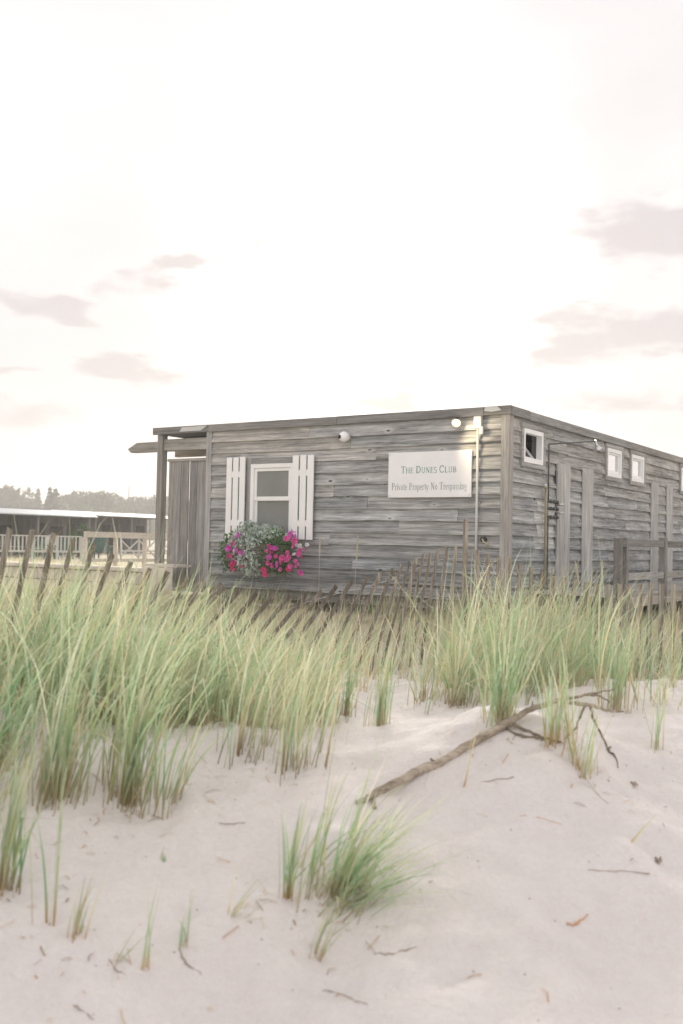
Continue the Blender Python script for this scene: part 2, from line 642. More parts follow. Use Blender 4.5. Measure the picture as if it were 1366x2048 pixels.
def ghit(px, py):
    """point of the ground sheet seen at that pixel"""
    r = ray(px, py)
    r = r / r.y
    d = np.arange(2.0, 40, .01)
    hz = CAMZ + r.z * d - ground(r.x * d, d)
    i = int(np.argmax(hz < 0))
    return Vector((r.x * d[i], d[i], gz(r.x * d[i], d[i])))


def build_ground():
    def axis(segs):
        return np.concatenate([np.linspace(a, b, n, endpoint=False) for a, b, n in segs] + [[segs[-1][1]]])

    def far(a, b, n):
        return list(np.geomspace(a, b, n))
    xs = np.array([-v for v in far(3.2, 900, 26)][::-1] + list(np.arange(-3.15, 3.6, .033)) + far(3.65, 900, 26))
    ys = np.concatenate([-np.array(far(.5, 300, 12))[::-1], np.arange(0, 2.4, .12), np.arange(2.4, 6.6, .03), np.arange(6.6, 14, .12), far(14.1, 900, 40)])
    X, Y = np.meshgrid(xs, ys)
    Z = ground(X, Y)
    nx, ny = len(xs), len(ys)
    co = np.stack([X, Y, Z], -1).reshape(-1, 3)
    i = np.arange(nx * ny).reshape(ny, nx)
    q = np.stack([i[:-1, :-1], i[:-1, 1:], i[1:, 1:], i[1:, :-1]], -1).reshape(-1, 4)
    o = np_mesh('ground', co, q, M['sand'], smooth=True)
    o['kind'] = 'structure'
    return o


def np_mesh(name, co, quads, mat, smooth=False, colors=None, parent=None):
    me = bpy.data.meshes.new(name)
    me.vertices.add(len(co))
    me.vertices.foreach_set('co', np.ascontiguousarray(co, dtype=np.float32).ravel())
    me.loops.add(quads.size)
    me.loops.foreach_set('vertex_index', np.ascontiguousarray(quads, dtype=np.int32).ravel())
    k = quads.shape[1]
    me.polygons.add(len(quads))
    me.polygons.foreach_set('loop_start', np.arange(0, quads.size, k, dtype=np.int32))
    if smooth:
        me.polygons.foreach_set('use_smooth', np.ones(len(quads), dtype=bool))
    if colors is not None:
        a = me.color_attributes.new('col', 'FLOAT_COLOR', 'POINT')
        c4 = np.ones((len(co), 4), dtype=np.float32)
        c4[:, :3] = colors
        a.data.foreach_set('color', c4.ravel())
    me.update(calc_edges=True)
    me.materials.append(mat)
    o = bpy.data.objects.new(name, me)
    col.objects.link(o)
    if parent:
        o.parent = parent
    return o


build_ground()

# ------------------------------------------------------------------ the beach house
TH = R(33.88)
_c = ray(1017, 813)
_c = _c * (13.0 / _c.y)
HC = Vector((_c.x, _c.y, 0))
HZ = CAMZ                                   # house heights below are given from eye level
house = thing('beach_house', 'long low flat-roofed beach house clad in weathered grey horizontal boards', 'house', (HC.x, HC.y, HZ), -TH)
PITCH_B = .1745
BOT, TOPW = -.72, 1.725


def tone(lo=.72, hi=1.25, warm=.0):
    t = random.uniform(lo, hi)
    w = random.uniform(-.02, .03) + warm
    return (t * (1 + w), t, t * (1 - w))


def clip_rects(a0, a1, z0, z1, holes):
    """pieces of the rectangle a0..a1 x z0..z1 outside the holes"""
    rects = [(a0, a1, z0, z1)]
    for h0, h1, g0, g1 in holes:
        nxt = []
        for b0, b1, c0, c1 in rects:
            if h1 <= b0 or h0 >= b1 or g1 <= c0 or g0 >= c1:
                nxt.append((b0, b1, c0, c1))
                continue
            if b0 < h0:
                nxt.append((b0, h0, c0, c1))
            if h1 < b1:
                nxt.append((h1, b1, c0, c1))
            m0, m1 = max(b0, h0), min(b1, h1)
            if c0 < g0:
                nxt.append((m0, m1, c0, g0))
            if g1 < c1:
                nxt.append((m0, m1, g1, c1))
        rects = nxt
    return rects


def siding_board(parent, a0, a1, z0, z1, face, mat, color, lap=True):
    """one lapped board: bottom edge proud, top edge tucked in; lower edge a little uneven. face(a, out, z) -> local point"""
    mb = MB()
    n = max(1, int((a1 - a0) / .22))
    ob, ot = (.041, .008) if lap else (.024, .024)
    dz = random.uniform(-.006, .006)
    tw = random.uniform(0, .008)
    vs, fs = [], []
    ph = random.uniform(0, 9)
    for i in range(n + 1):
        a = a0 + (a1 - a0) * i / n
        j = (.004 * math.sin(a * 2.3 + ph) + random.uniform(-.003, .003)) if lap else 0
        cup = random.uniform(-.003, .004) if lap else 0
        zl = z0 - (.010 if lap else 0) + j + dz * (1 if lap else 0)
        vs += [face(a, -.006, zl), face(a, ob + cup + tw, zl), face(a, ot + tw * .3, z1 - .002), face(a, -.006, z1 - .002)]
    for i in range(n):
        b = i * 4
        for k in range(4):
            k2 = (k + 1) % 4
            fs.append((b + k, b + k2, b + 4 + k2, b + 4 + k))
    fs += [(0, 3, 2, 1), tuple(n * 4 + k for k in range(4))]
    mb.add(vs, fs)
    return mb.build('siding_board', mat, parent, color=color)


def clad(parent, a0, a1, holes, face, mat, joints, base=1.0, special=None):
    rows = int(round((TOPW - BOT) / PITCH_B))
    for r in range(rows):
        z0 = BOT + r * PITCH_B
        z1 = z0 + PITCH_B
        cuts = [a0] + sorted(joints(r)) + [a1]
        for c0, c1 in zip(cuts[:-1], cuts[1:]):
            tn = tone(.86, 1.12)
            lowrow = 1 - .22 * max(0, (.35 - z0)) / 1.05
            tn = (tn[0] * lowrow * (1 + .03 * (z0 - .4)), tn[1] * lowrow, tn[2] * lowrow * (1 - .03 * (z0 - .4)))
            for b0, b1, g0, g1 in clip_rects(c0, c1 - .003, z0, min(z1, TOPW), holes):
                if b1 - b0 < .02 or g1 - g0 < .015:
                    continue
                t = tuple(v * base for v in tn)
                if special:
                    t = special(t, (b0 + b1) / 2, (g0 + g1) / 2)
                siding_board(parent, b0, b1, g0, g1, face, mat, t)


def wall_panel(name, a0, a1, z0, z1, holes, box):
    mb = MB()
    for b0, b1, c0, c1 in clip_rects(a0, a1, z0, z1, holes):
        box(mb, b0, b1, c0, c1)
    return mb.build(name, M['trim_z'], house, color=(.5, .5, .5))


WIN = (-4.23, -3.47, .06, 1.14)
FRONT_HOLES = [WIN]
front_wall = wall_panel('front_wall', -5.19, -.1, BOT, TOPW, FRONT_HOLES, lambda mb, a, b, c, d: mb.box(a, b, .006, .11, c, d))
fj = [[-2.9], [-1.3, -3.6], [-2.2], [-4.1, -1.0], [-2.75], [-1.55], [-3.2, -.8], [-2.1], [-2.6], [-1.2], [-2.9], [-1.9], [-2.4], [-3.0]]
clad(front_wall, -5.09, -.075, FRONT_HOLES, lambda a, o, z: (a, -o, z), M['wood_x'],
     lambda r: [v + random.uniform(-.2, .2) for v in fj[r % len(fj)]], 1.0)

RW = [(.42, 1.04, 1.165, 1.56), (3.76, 4.42, 1.20, 1.60), (5.0, 5.66, 1.20, 1.60), (8.12, 8.78, 1.20, 1.60)]
RLEN = 15.0
right_wall = wall_panel('right_wall', 0, RLEN, BOT, TOPW, RW, lambda mb, a, b, c, d: mb.box(-.11, -.006, a, b, c, d))


def rj(r):
    s = random.uniform(1.0, 2.2)
    out = []
    while s < RLEN - .5:
        out.append(s)
        s += random.uniform(1.1, 2.9)
    return out


def pale_patch(t, a, z):
    if .8 < a < 1.6 and -.05 < z < .60:
        return tuple(v * 1.45 for v in (1, .99, .96))
    return tuple(v * .95 for v in t)


def rj2(r):
    return sorted(set([j for j in rj(r) if j > 1.9 or r not in (4, 5, 6, 7)] + ([.85 + .1 * (r % 2), 1.55] if r in (4, 5, 6, 7) else [])))


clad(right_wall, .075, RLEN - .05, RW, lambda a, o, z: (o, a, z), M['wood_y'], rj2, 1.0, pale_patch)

# rear and left walls (seen only from the side)
left_wall = MB().box(-5.19, -5.09, .115, RLEN - .1, BOT, TOPW).build('left_wall', M['trim_z'], house, color=(.6, .6, .6))
for r in range(14):
    z0 = BOT + r * PITCH_B
    for k in range(3):
        siding_board(left_wall, .1 + k * 4.95, .1 + (k + 1) * 4.95 - .004, z0, min(z0 + PITCH_B, TOPW), lambda a, o, z: (-5.19 - o, a, z), M['wood_y'], tone())
back_wall = MB().box(-5.08, -.12, RLEN - .1, RLEN, BOT, TOPW).build('back_wall', M['wood_x'], house, color=(.9, .9, .9))

# corner boards
for nm, b in (('corner_board', (-.078, .0, -.048, -.001, BOT - .02, TOPW - .004)), ('corner_board', (.001, .048, -.048, .078, BOT - .02, TOPW - .004)),
              ('corner_board', (-5.2, -5.085, -.045, .0, BOT - .02, TOPW - .004))):
    bevel(MB().box(*b).build(nm, M['trim_z'], house, color=tone(.95, 1.12)))

# roof slab, with fascia boards
roof = MB().box(-6.33, -.001, .001, RLEN, TOPW + .002, 1.80).build('roof', M['roof'], house)
xs_f = [-6.36, -5.14, -2.67, -.32, .075]
for a, b in zip(xs_f[:-1], xs_f[1:]):
    mb = MB()
    n = max(2, int((b - a) / .4))
    for k in range(n):
        pass
    dz = random.uniform(-.005, .005)
    mb.box(a, b - .004, -.075, -.035, 1.715 + dz, 1.83 + dz)
    bevel(mb.build('fascia_board', M['trim_x'], roof, color=tone(.5, .72, .015)))
ys_f = [-.033, .55, 2.4, 4.9, 7.1, 9.6, 12.2, RLEN + .03]
for a, b in zip(ys_f[:-1], ys_f[1:]):
    dz = random.uniform(-.005, .005)
    bevel(MB().box(.036, .076, a, b - .004, 1.712 + dz, 1.828 + dz).build('fascia_board', M['trim_y'], roof, color=tone(.72, 1.0, .01)))
MB().box(-6.36, .036, -.034, RLEN, 1.802, 1.812).build('roof_edge', M['roof'], roof)
# pale metal flashing patches at the corner and over the porch
for pts in ([(-.30, 1.832), (-.13, 1.832), (-.06, 1.775), (-.2, 1.76), (-.31, 1.775)], [(-5.75, 1.742), (-5.3, 1.742), (-5.16, 1.815), (-5.7, 1.812)]):
    mb = MB()
    n = len(pts)
    mb.add([(x, -.0825, z) for x, z in pts] + [(x, -.0765, z) for x, z in pts], [tuple(range(n)), tuple(range(2 * n - 1, n - 1, -1))] + [(i, n + i, n + (i + 1) % n, (i + 1) % n) for i in range(n)])
    mb.build('flashing', M['conduit'], roof)

# ---- front window with sashes
win = MB()
x0, x1, z0, z1 = WIN
for b in ((x0 - .035, x0 + .03, z0, z1 - .03), (x1 - .03, x1 + .035, z0, z1 - .03), (x0 - .035, x1 + .035, z1 - .03, z1 + .035), (x0 - .05, x1 + .05, z0 - .06, z0)):
    win.box(b[0], b[1], -.062, .03, b[2], b[3])
window = bevel(win.build('window', M['white'], house))
zm = (z0 + z1) / 2 + .035
for (s0, s1, yy) in ((zm - .02, z1 - .032, -.022), (z0 + .002, zm + .02, .0)):
    sb = MB()
    t = .045
    sx0, sx1 = x0 + .031, x1 - .031
    for b in ((sx0, sx0 + t, s0, s1), (sx1 - t, sx1, s0, s1), (sx0 + t, sx1 - t, s1 - t, s1), (sx0 + t, sx1 - t, s0, s0 + t + .015)):
        sb.box(b[0], b[1], yy - .018, yy + .018, b[2], b[3])
    sash = sb.build('sash', M['white'], window)
    MB().box(sx0 + t - .004, sx1 - t + .004, yy - .003, yy + .003, s0 + t, s1 - t + .004).build('pane', M['screen'], window)
for b in ((x0 - .13, x0 - .037, z0 - .06, z1 + .13), (x1 + .037, x1 + .13, z0 - .06, z1 + .13)):
    MB().box(b[0], b[1], -.05, -.001, b[2], b[3]).build('casing', M['trim_z'], window, color=tone(.85, 1.0))
MB().box(x0 - .036, x1 + .036, -.05, -.001, z1 + .037, z1 + .13).build('casing', M['trim_x'], window, color=tone(.8, .95))

# ---- shutters: white boards, cross battens, green backing showing in the gaps
for (s0, s1) in ((-4.715, -4.345), (-3.43, -3.045)):
    sh = thing('tmp', None, None)
    bpy.data.objects.remove(sh)
    bk = MB().box(s0 + .02, s1 - .02, -.078, -.062, .05, 1.27).build('shutter', M['green'], house)
    w = (s1 - s0 - .05) / 3
    for k in range(3):
        a = s0 + k * (w + .025)
        dz = random.uniform(-.006, .006)
        bevel(MB().box(a, a + w, -.105, -.0795, .03 + dz, 1.285 + dz).build('shutter_board', M['white'], bk), .005)
    for zb in (.27, 1.02):
        MB().box(s0 + .012, s1 - .012, -.1, -.0785, zb - .045, zb + .045).build('batten', M['white'], bk)

# ---- small windows in the right wall
for i, (a0, a1, z0, z1) in enumerate(RW):
    tr = MB()
    for b in ((a0 - .10, a0 - .03, z0 - .03, z1 + .03), (a1 + .03, a1 + .10, z0 - .03, z1 + .03), (a0 - .10, a1 + .10, z1 + .032, z1 + .10), (a0 - .10, a1 + .10, z0 - .1, z0 - .032)):
        tr.box(.001, .062, b[0], b[1], b[2], b[3])
    trim = bevel(tr.build('window', M['trim_y'], house, color=tone(.95, 1.1)))
    fr = MB()
    for b in ((a0 - .029, a0 + .03, z0 - .031, z1 + .03), (a1 - .03, a1 + .029, z0 - .031, z1 + .03), (a0 + .03, a1 - .03, z1 - .03, z1 + .03), (a0 + .03, a1 - .03, z0 - .031, z0 + .035)):
        fr.box(-.03, .054, b[0], b[1], b[2], b[3])
    fr.build('frame', M['white'], trim)
    if i == 0:      # hopper sash tipped inward
        g = MB()
        hgt = z1 - z0 - .07
        ca, sa = math.cos(R(38)), math.sin(R(38))

        def tip(d, t):      # d up the sash, t thickness
            return (-.035 - d * sa - t * ca, z0 + .037 + d * ca - t * sa)
        for (d0, d1, b0, b1) in ((0, .04, a0 + .034, a1 - .034), (hgt - .04, hgt, a0 + .034, a1 - .034), (.04, hgt - .04, a0 + .034, a0 + .07), (.04, hgt - .04, a1 - .07, a1 - .034)):
            p = [tip(d0, 0), tip(d1, 0), tip(d1, .03), tip(d0, .03)]
            vs = [(q[0], b0, q[1]) for q in p] + [(q[0], b1, q[1]) for q in p]
            g.add(vs, [(0, 1, 2, 3), (7, 6, 5, 4), (0, 4, 5, 1), (1, 5, 6, 2), (2, 6, 7, 3), (3, 7, 4, 0)])
        g.build('sash', M['white'], trim)
        p = [tip(.03, .012), tip(hgt - .03, .012), tip(hgt - .03, .018), tip(.03, .018)]
        MB().add([(q[0], a0 + .06, q[1]) for q in p] + [(q[0], a1 - .06, q[1]) for q in p], [(0, 1, 2, 3), (7, 6, 5, 4), (0, 4, 5, 1), (1, 5, 6, 2), (2, 6, 7, 3), (3, 7, 4, 0)]).build('pane', M['glass'], trim)
    else:
        sb = MB()
        for b in ((a0 + .031, a0 + .07, z0 + .036, z1 - .031), (a1 - .07, a1 - .031, z0 + .036, z1 - .031), (a0 + .07, a1 - .07, z1 - .065, z1 - .031), (a0 + .07, a1 - .07, z0 + .036, z0 + .075)):
            sb.box(-.012, .026, b[0], b[1], b[2], b[3])
        sb.build('sash', M['white'], trim)
        MB().box(.0, .006, a0 + .065, a1 - .065, z0 + .07, z1 - .06).build('pane', M['glass'], trim)

# interior seen through the open window
MB().box(-1.9, -1.84, .12, 3.4, BOT, TOPW).build('partition', M['inner'], house)
MB().box(-1.835, -.12, 3.35, 3.4, BOT, TOPW).build('partition', M['inner'], house)
MB().box(-5.08, -.12, .12, RLEN - .11, BOT, BOT + .05).build('floor', M['inner'], house)

# vertical boards either side of the doors in the right wall
for a0, a1 in ((1.60, 2.12), (2.64, 3.10), (6.14, 6.57), (7.12, 7.55)):
    n = 2
    w = (a1 - a0) / n
    for k in range(n):
        bevel(MB().box(.03, .052 + random.uniform(0, .005), a0 + k * w, a0 + (k + 1) * w - .004, BOT - .01, 1.215 + random.uniform(-.004, .004)).build('upright_board', M['trim_z'], right_wall, color=(1.3 * random.uniform(.94, 1.05),) * 3))
for z in (1.0,):
    MB().box(.045, .06, 1.53, 1.595, z - .09, z + .09).build('hinge', M['black'], right_wall)

# underfloor piles and skirt
for x in (-5.0, -2.6, -.15):
    for y in (.15, 5, 10, 14.7):
        MB().box(x - .08, x + .08, y - .08, y + .08, -1.4, BOT - .005).build('pile', M['trim_z'], house, color=(.6, .58, .55))
MB().box(-5.15, -.05, .06, .1, BOT - .16, BOT - .004).build('sill_beam', M['trim_x'], house, color=(.7, .7, .68))
MB().box(-.1, -.06, .11, RLEN - .05, BOT - .16, BOT - .004).build('sill_beam', M['trim_y'], house, color=(.7, .7, .68))

# ---- porch at the left end
post = bevel(MB().box(-6.29, -6.17, -.03, .09, -1.3, TOPW - .01).build('porch_post', M['trim_z'], house, color=(.78, .76, .72)))
bevel(MB().box(-6.168, -5.202, .0, .09, 1.45, 1.64).build('porch_beam', M['trim_x'], house, color=(.95, .93, .88)))
bevel(MB().box(-6.10, -5.203, .018, .10, 1.27, 1.315).build('screen_rail', M['trim_x'], house, color=(1.05, 1.03, 1)))
a = -6.09
k = 0
while a < -5.25:
    w = random.uniform(.13, .19)
    b = min(a + w, -5.205)
    o = random.choice((0, .022))
    bevel(MB().box(a, b - .008, .03 + o, .058 + o, -.85, 1.268).build('screen_board', M['trim_z'], house, color=tone(.72, .95, .01)))
    a = b
    k += 1
# lower porch roof running out to the left
pr = MB()
prof = [(-7.38, 1.55), (-7.30, 1.485), (-6.30, 1.485), (-6.30, 1.66), (-7.16, 1.655)]
n = len(prof)
pr.add([(x, .35, z) for x, z in prof] + [(x, .45, z) for x, z in prof], [tuple(range(n)), tuple(range(2 * n - 1, n - 1, -1))] + [(i, n + i, n + (i + 1) % n, (i + 1) % n) for i in range(n)])
prb = bevel(pr.build('eave_beam', M['trim_x'], house, color=(.88, .87, .83)))
for k in range(7):
    MB().box(-7.16, -5.20, .455 + k * .5, .455 + k * .5 + .494, 1.645, 1.668).build('roof_board', M['trim_y'], house, color=tone(.8, 1.1, .06))
for k in range(1, 4):
    MB().box(-7.2, -5.20, .35 + k * 1.0, .44 + k * 1.0, 1.49, 1.642).build('rafter', M['trim_x'], house, color=tone(.75, .95, .05))
MB().box(-7.1, -6.99, 3.6, 3.71, -1.3, 1.485).build('porch_post', M['trim_z'], house, color=(.8, .78, .75))
for k in range(6):
    MB().box(-7.2, -5.205, .37 + k * .58, .37 + k * .58 + .574, -.78, -.74).build('porch_plank', M['trim_x'], house, color=tone(.8, 1.1))


def hp(x, y, z):
    """house-local point to world"""
    return house_m @ Vector((x, y, z))


house_m = Matrix.Translation((HC.x, HC.y, HZ)) @ Matrix.Rotation(-TH, 4, 'Z')


def hthing(name, label, cat, x, y, z, group=None):
    return thing(name, label, cat, hp(x, y, z), -TH, group)


# ------------------------------------------------------------------ sign with lettering
def arc(cx, cy, rx, ry, a0, a1, n=10):
    return [(cx + rx * math.cos(R(a0 + (a1 - a0) * i / n)), cy + ry * math.sin(R(a0 + (a1 - a0) * i / n))) for i in range(n + 1)]


TK, TN = .15, .06      # thick and thin strokes of the serif letters


def V(x, y0=0, y1=1, w=TK, serif=True):
    o = [([(x, y0), (x, y1)], w)]
    if serif:
        o += [([(x - .16, y0 + .025), (x + .16, y0 + .025)], .05), ([(x - .16, y1 - .025), (x + .16, y1 - .025)], .05)]
    return o


def ln(*p, w=TN):
    return [(list(p), w)]


GLYPH = {
    'T': (.86, V(.43)[:2] + ln((.04, .965), (.82, .965), w=.07) + ln((.06, .98), (.06, .74), w=.05) + ln((.80, .98), (.80, .74), w=.05)),
    'H': (.98, V(.2) + V(.78) + ln((.2, .52), (.78, .52))),
    'E': (.8, V(.2) + ln((.1, .97), (.70, .97)) + ln((.1, .03), (.72, .03)) + ln((.2, .52), (.55, .52)) + ln((.70, .98), (.70, .76), w=.05) + ln((.73, .02), (.73, .26), w=.05) + ln((.55, .62), (.55, .42), w=.05)),
    'D': (.94, V(.2) + [(arc(.34, .5, .48, .47, 90, -90, 14), .12)] + ln((.1, .97), (.36, .97)) + ln((.1, .03), (.36, .03))),
    'U': (.94, [([(.2, .98), (.2, .3)] + arc(.47, .3, .27, .27, 180, 360, 12) + [(.74, .98)], .11)] + ln((.04, .975), (.36, .975), w=.05) + ln((.6, .975), (.88, .975), w=.05)),
    'N': (.98, ln((.2, 0), (.2, 1), w=.07) + ln((.2, .98), (.78, .02), w=TK) + ln((.78, 0), (.78, 1), w=.07) + ln((.06, .025), (.34, .025), w=.05) + ln((.64, .975), (.92, .975), w=.05)),
    'S': (.7, [(arc(.35, .74, .23, .23, 30, 270, 12) + arc(.35, .26, .25, .25, 90, -150, 12), .11)]),
    'C': (.9, [(arc(.5, .5, .40, .47, 40, 320, 18), .12)] + ln((.81, .96), (.81, .66), w=.05)),
    'L': (.76, V(.2) + ln((.1, .03), (.70, .03)) + ln((.70, .02), (.70, .28), w=.05)),
    'B': (.84, V(.2) + [(arc(.38, .74, .26, .23, 90, -90, 10), .10), (arc(.38, .27, .33, .25, 90, -90, 10), .11)] + ln((.1, .97), (.4, .97)) + ln((.1, .03), (.4, .03)) + ln((.2, .51), (.4, .51))),
    'P': (.8, V(.2) + [(arc(.38, .71, .30, .26, 90, -90, 10), .10)] + ln((.1, .97), (.4, .97)) + ln((.2, .45), (.4, .45))),
    'r': (.48, V(.16, 0, .62, .11) + [(arc(.34, .40, .17, .2, 160, 60, 5), .09)]),
    'i': (.32, V(.16, 0, .62, .11) + ln((.16, .76), (.16, .9), w=.13)),
    'v': (.6, ln((.08, .62), (.3, 0), w=.11) + ln((.3, 0), (.52, .62)) + ln((0, .6), (.2, .6), w=.04) + ln((.42, .6), (.6, .6), w=.04)),
    'a': (.55, [(arc(.25, .45, .17, .15, 150, 0, 7) + [(.42, .0)], .09), (arc(.25, .17, .18, .16, 60, 330, 10), .08)]),
    't': (.4, ln((.2, .85), (.2, .1), w=.11) + ln((.03, .6), (.38, .6)) + [(arc(.3, .1, .1, .09, 180, 330, 5), .07)]),
    'e': (.55, [([(.08, .34), (.46, .34)] + arc(.27, .31, .2, .3, 5, 320, 14), .085)]),
    'o': (.6, [(arc(.3, .31, .21, .29, 0, 360, 16), .10)]),
    'p': (.62, V(.16, -.3, .62, .11) + [(arc(.32, .31, .2, .28, 120, -120, 12), .09)]),
    'y': (.6, ln((.08, .62), (.3, 0), w=.11) + ln((.54, .62), (.2, -.3)) + ln((0, .6), (.2, .6), w=.04) + ln((.42, .6), (.62, .6), w=.04) + ln((.2, -.28), (.08, -.28), w=.09)),
    's': (.48, [(arc(.24, .46, .14, .14, 30, 270, 9) + arc(.24, .16, .16, .15, 90, -150, 9), .085)]),
    'n': (.66, V(.16, 0, .62, .11) + [([(.16, .45)] + arc(.33, .42, .17, .18, 140, 0, 7) + [(.5, 0)], .10)] + ln((.4, .025), (.6, .025), w=.05)),
    'g': (.58, [(arc(.26, .40, .18, .2, 0, 360, 14), .085), ([(.2, .18), (.14, .08), (.4, .03)] + arc(.27, -.14, .2, .15, 40, -200, 10), .07)]),
}


def lettering(name, runs, x0, x1, zb, y, mat, parent):
    """runs: list of (char, size); fitted between x0 and x1 on baseline zb"""
    tot = sum((GLYPH[c][0] if c != ' ' else .42) * s * 1.06 for c, s in runs)
    k = (x1 - x0) / tot
    mb = MB()
    x = x0
    lay = 0
    for c, s in runs:
        if c == ' ':
            x += .42 * s * k * 1.06
            continue
        wd, strokes = GLYPH[c]
        for pts, w in strokes:
            lay = (lay + 1) % 7
            yy = y - .0006 - lay * .0002
            P = [Vector((x + px * s * k, zb + pz * s * KZ)) for px, pz in pts]
            L_, R_ = [], []
            for i, p in enumerate(P):
                d = (P[min(i + 1, len(P) - 1)] - P[max(i - 1, 0)]).normalized()
                nrm = Vector((-d.y, d.x)) * (w * s * k / 2)
                L_.append(p + nrm)
                R_.append(p - nrm)
            vs = [(q.x, yy, q.y) for q in L_ + R_]
            m = len(P)
            mb.add(vs, [(i, m + i, m + i + 1, i + 1) for i in range(m - 1)])
        x += wd * s * k * 1.06
    mb.build(name, mat, parent)


sign = hthing('wall_sign', 'white rectangular sign with green serif lettering on the board wall', 'sign', -1.135, -.04, .64)
bevel(MB().box(-.645, .645, -.028, .0, 0, .63).build('board', M['signboard'], sign), .004)
KZ = 1.0
t1 = [('T', 1.25), ('H', 1), ('E', 1), (' ', 1), ('D', 1.25), ('U', 1), ('N', 1), ('E', 1), ('S', 1), (' ', 1), ('C', 1.25), ('L', 1), ('U', 1), ('B', 1)]
KZ = .078
lettering('title_lettering', t1, -.44, .43, .335, -.028, M['letter_green'], sign)
t2 = [(c, 1.0) for c in 'Private Property No Trespassing']
KZ = .098
lettering('notice_lettering', t2, -.585, .585, .105, -.028, M['letter_grey'], sign)
for x in (-.62, .62):
    for z in (.03, .6):
        MB().ball((x, -.029, z), .008, 8, 5).build('screw', M['steel'], sign)

# ------------------------------------------------------------------ camera, floodlight, conduit, tap
sc_ = hthing('security_camera', 'round white dome security camera high on the front wall', 'security camera', -2.52, -.035, 1.53)
MB().tube([(0, .03, 0), (0, -.02, 0)], .062, 20).build('mount', M['white'], sc_, True)
MB().ball((0, -.06, -.005), .078, 22, 14).build('dome', M['white'], sc_, True)
le = MB().tube([(-.028, -.122, -.01), (-.034, -.142, -.012)], [.03, .027], 16).build('lens', M['black'], sc_, True)

lamp_m, nt, b_, o_ = new_mat('lit_lamp_face')
b_.inputs['Base Color'].default_value = (1, .95, .85, 1)
b_.inputs['Emission Color'].default_value = (1, .88, .66, 1)
b_.inputs['Emission Strength'].default_value = 14
glow_m, nt, b_, o_ = new_mat('reflector_halo_glow')
b_.inputs['Base Color'].default_value = (.9, .75, .5, 1)
b_.inputs['Emission Color'].default_value = (1, .70, .34, 1)
b_.inputs['Emission Strength'].default_value = .34  # warm halo round the lamp, put in as the ring's own emission
fl = hthing('flood_light', 'lit square floodlight under the eaves, casting a warm glow', 'light', -.70, -.04, 1.60)
MB().box(-.04, .04, -.03, .0, -.035, .04).build('bracket', M['conduit'], fl)
hd = MB()
Rm = Matrix.Rotation(R(32), 3, 'Z') @ Matrix.Rotation(R(-24), 3, 'X')


def rot_box(x0, x1, y0, y1, z0, z1, off):
    mb = MB().box(x0, x1, y0, y1, z0, z1)
    mb.v = [tuple(Rm @ Vector(p) + Vector(off)) for p in mb.v]
    return mb


def rot_tube(y0, y1, r0, r1, cap=16):
    mb = MB().tube([(0, y0, 0), (0, y1, 0)], [r0, r1], cap)
    mb.v = [tuple(Rm @ Vector(p) + Vector((0, -.085, .02))) for p in mb.v]
    return mb


rot_tube(.05, -.02, .04, .07).build('housing', M['offwhite'], fl, True)
rot_tube(-.021, -.026, .06, .058).build('halo_reflector', glow_m, fl)
rot_tube(-.0265, -.034, .036, .03).build('lamp_face', lamp_m, fl)
ld = bpy.data.lights.new('flood_lamp', 'SPOT')
ld.spot_size = R(105)
ld.spot_blend = .7
ld.shadow_soft_size = .09
ld.energy = 8
ld.color = (1, .80, .50)
lo = bpy.data.objects.new('flood_lamp', ld)
col.objects.link(lo)
lo.parent = fl
lo.location = (.03, -.34, .03)
lo.rotation_euler = Vector((-.70, -.46, .5)).to_track_quat('Z', 'Y').to_euler()

cd = hthing('conduit_pipe', 'thin pale vertical conduit with square junction box near the house corner', 'pipe', -.40, -.05, -.95)
MB().tube([(0, -.02, -.25), (0, -.02, 2.5)], .017, 12).build('pipe', M['conduit'], cd, True)
bevel(MB().box(-.055, .055, -.05, .004, 2.5, 2.66).build('junction_box', M['conduit'], cd), .006)
MB().box(.03, .075, -.045, .0, 2.42, 2.52).build('cable_elbow', M['conduit'], cd)
for z in (.6, 1.5, 2.2):
    MB().box(-.03, .03, -.005, .012, z, z + .025).build('strap', M['steel'], cd)
tp = hthing('wall_tap', 'small black round tap fitting low on the wall beside the conduit', 'tap', -.36, -.04, .06)
MB().tube([(.06, .02, .02), (.06, -.05, .02)], .035, 16).build('handwheel', M['black'], tp, True)
MB().tube([(.06, -.05, .02), (.10, -.10, -.01), (.19, -.12, -.06)], [.012, .012, .014], 10).build('spout', M['tanpipe'], tp, True)

# ------------------------------------------------------------------ outdoor shower on the right wall
shw = hthing('outdoor_shower', 'dark pipe outdoor shower with long arm and chrome head on side wall', 'shower', .05, 1.28, -.7)
MB().tube([(0, 0, 0), (0, 0, 1.12)], .010, 8).build('supply_pipe', M['darkpipe'], shw, True)
MB().tube([(0, 0, 1.32), (0, 0, 2.15)], .010, 8).build('riser_pipe', M['darkpipe'], shw, True)
MB().tube([(.0, 0, 2.15), (.45, .62, 2.235)], .009, 8).build('arm', M['darkpipe'], shw, True)
MB().tube([(.45, .62, 2.25), (.46, .64, 2.19), (.465, .65, 2.16)], [.016, .018, .03], 12).build('head_neck', M['steel'], shw, True)
MB().tube([(.465, .65, 2.165), (.475, .67, 2.125), (.478, .675, 2.115)], [.03, .062, .058], 18).build('shower_head', M['steel'], shw, True)
for zz in (1.12, 1.24, 1.34):
    MB().tube([(.02, -.06, zz), (.02, .28, zz)], .017, 8).build('valve_pipe', M['darkpipe'], shw, True)
    for yy in (0, .12, .24):
        MB().ball((.04, yy, zz), .027, 10, 7).build('valve_knob', M['darkpipe'], shw, True)
for zz in (1.18, 1.30):
    MB().tube([(.03, .24, zz), (.12, .28, zz + .01)], [.014, .02], 8).build('spigot', M['steel'], shw, True)
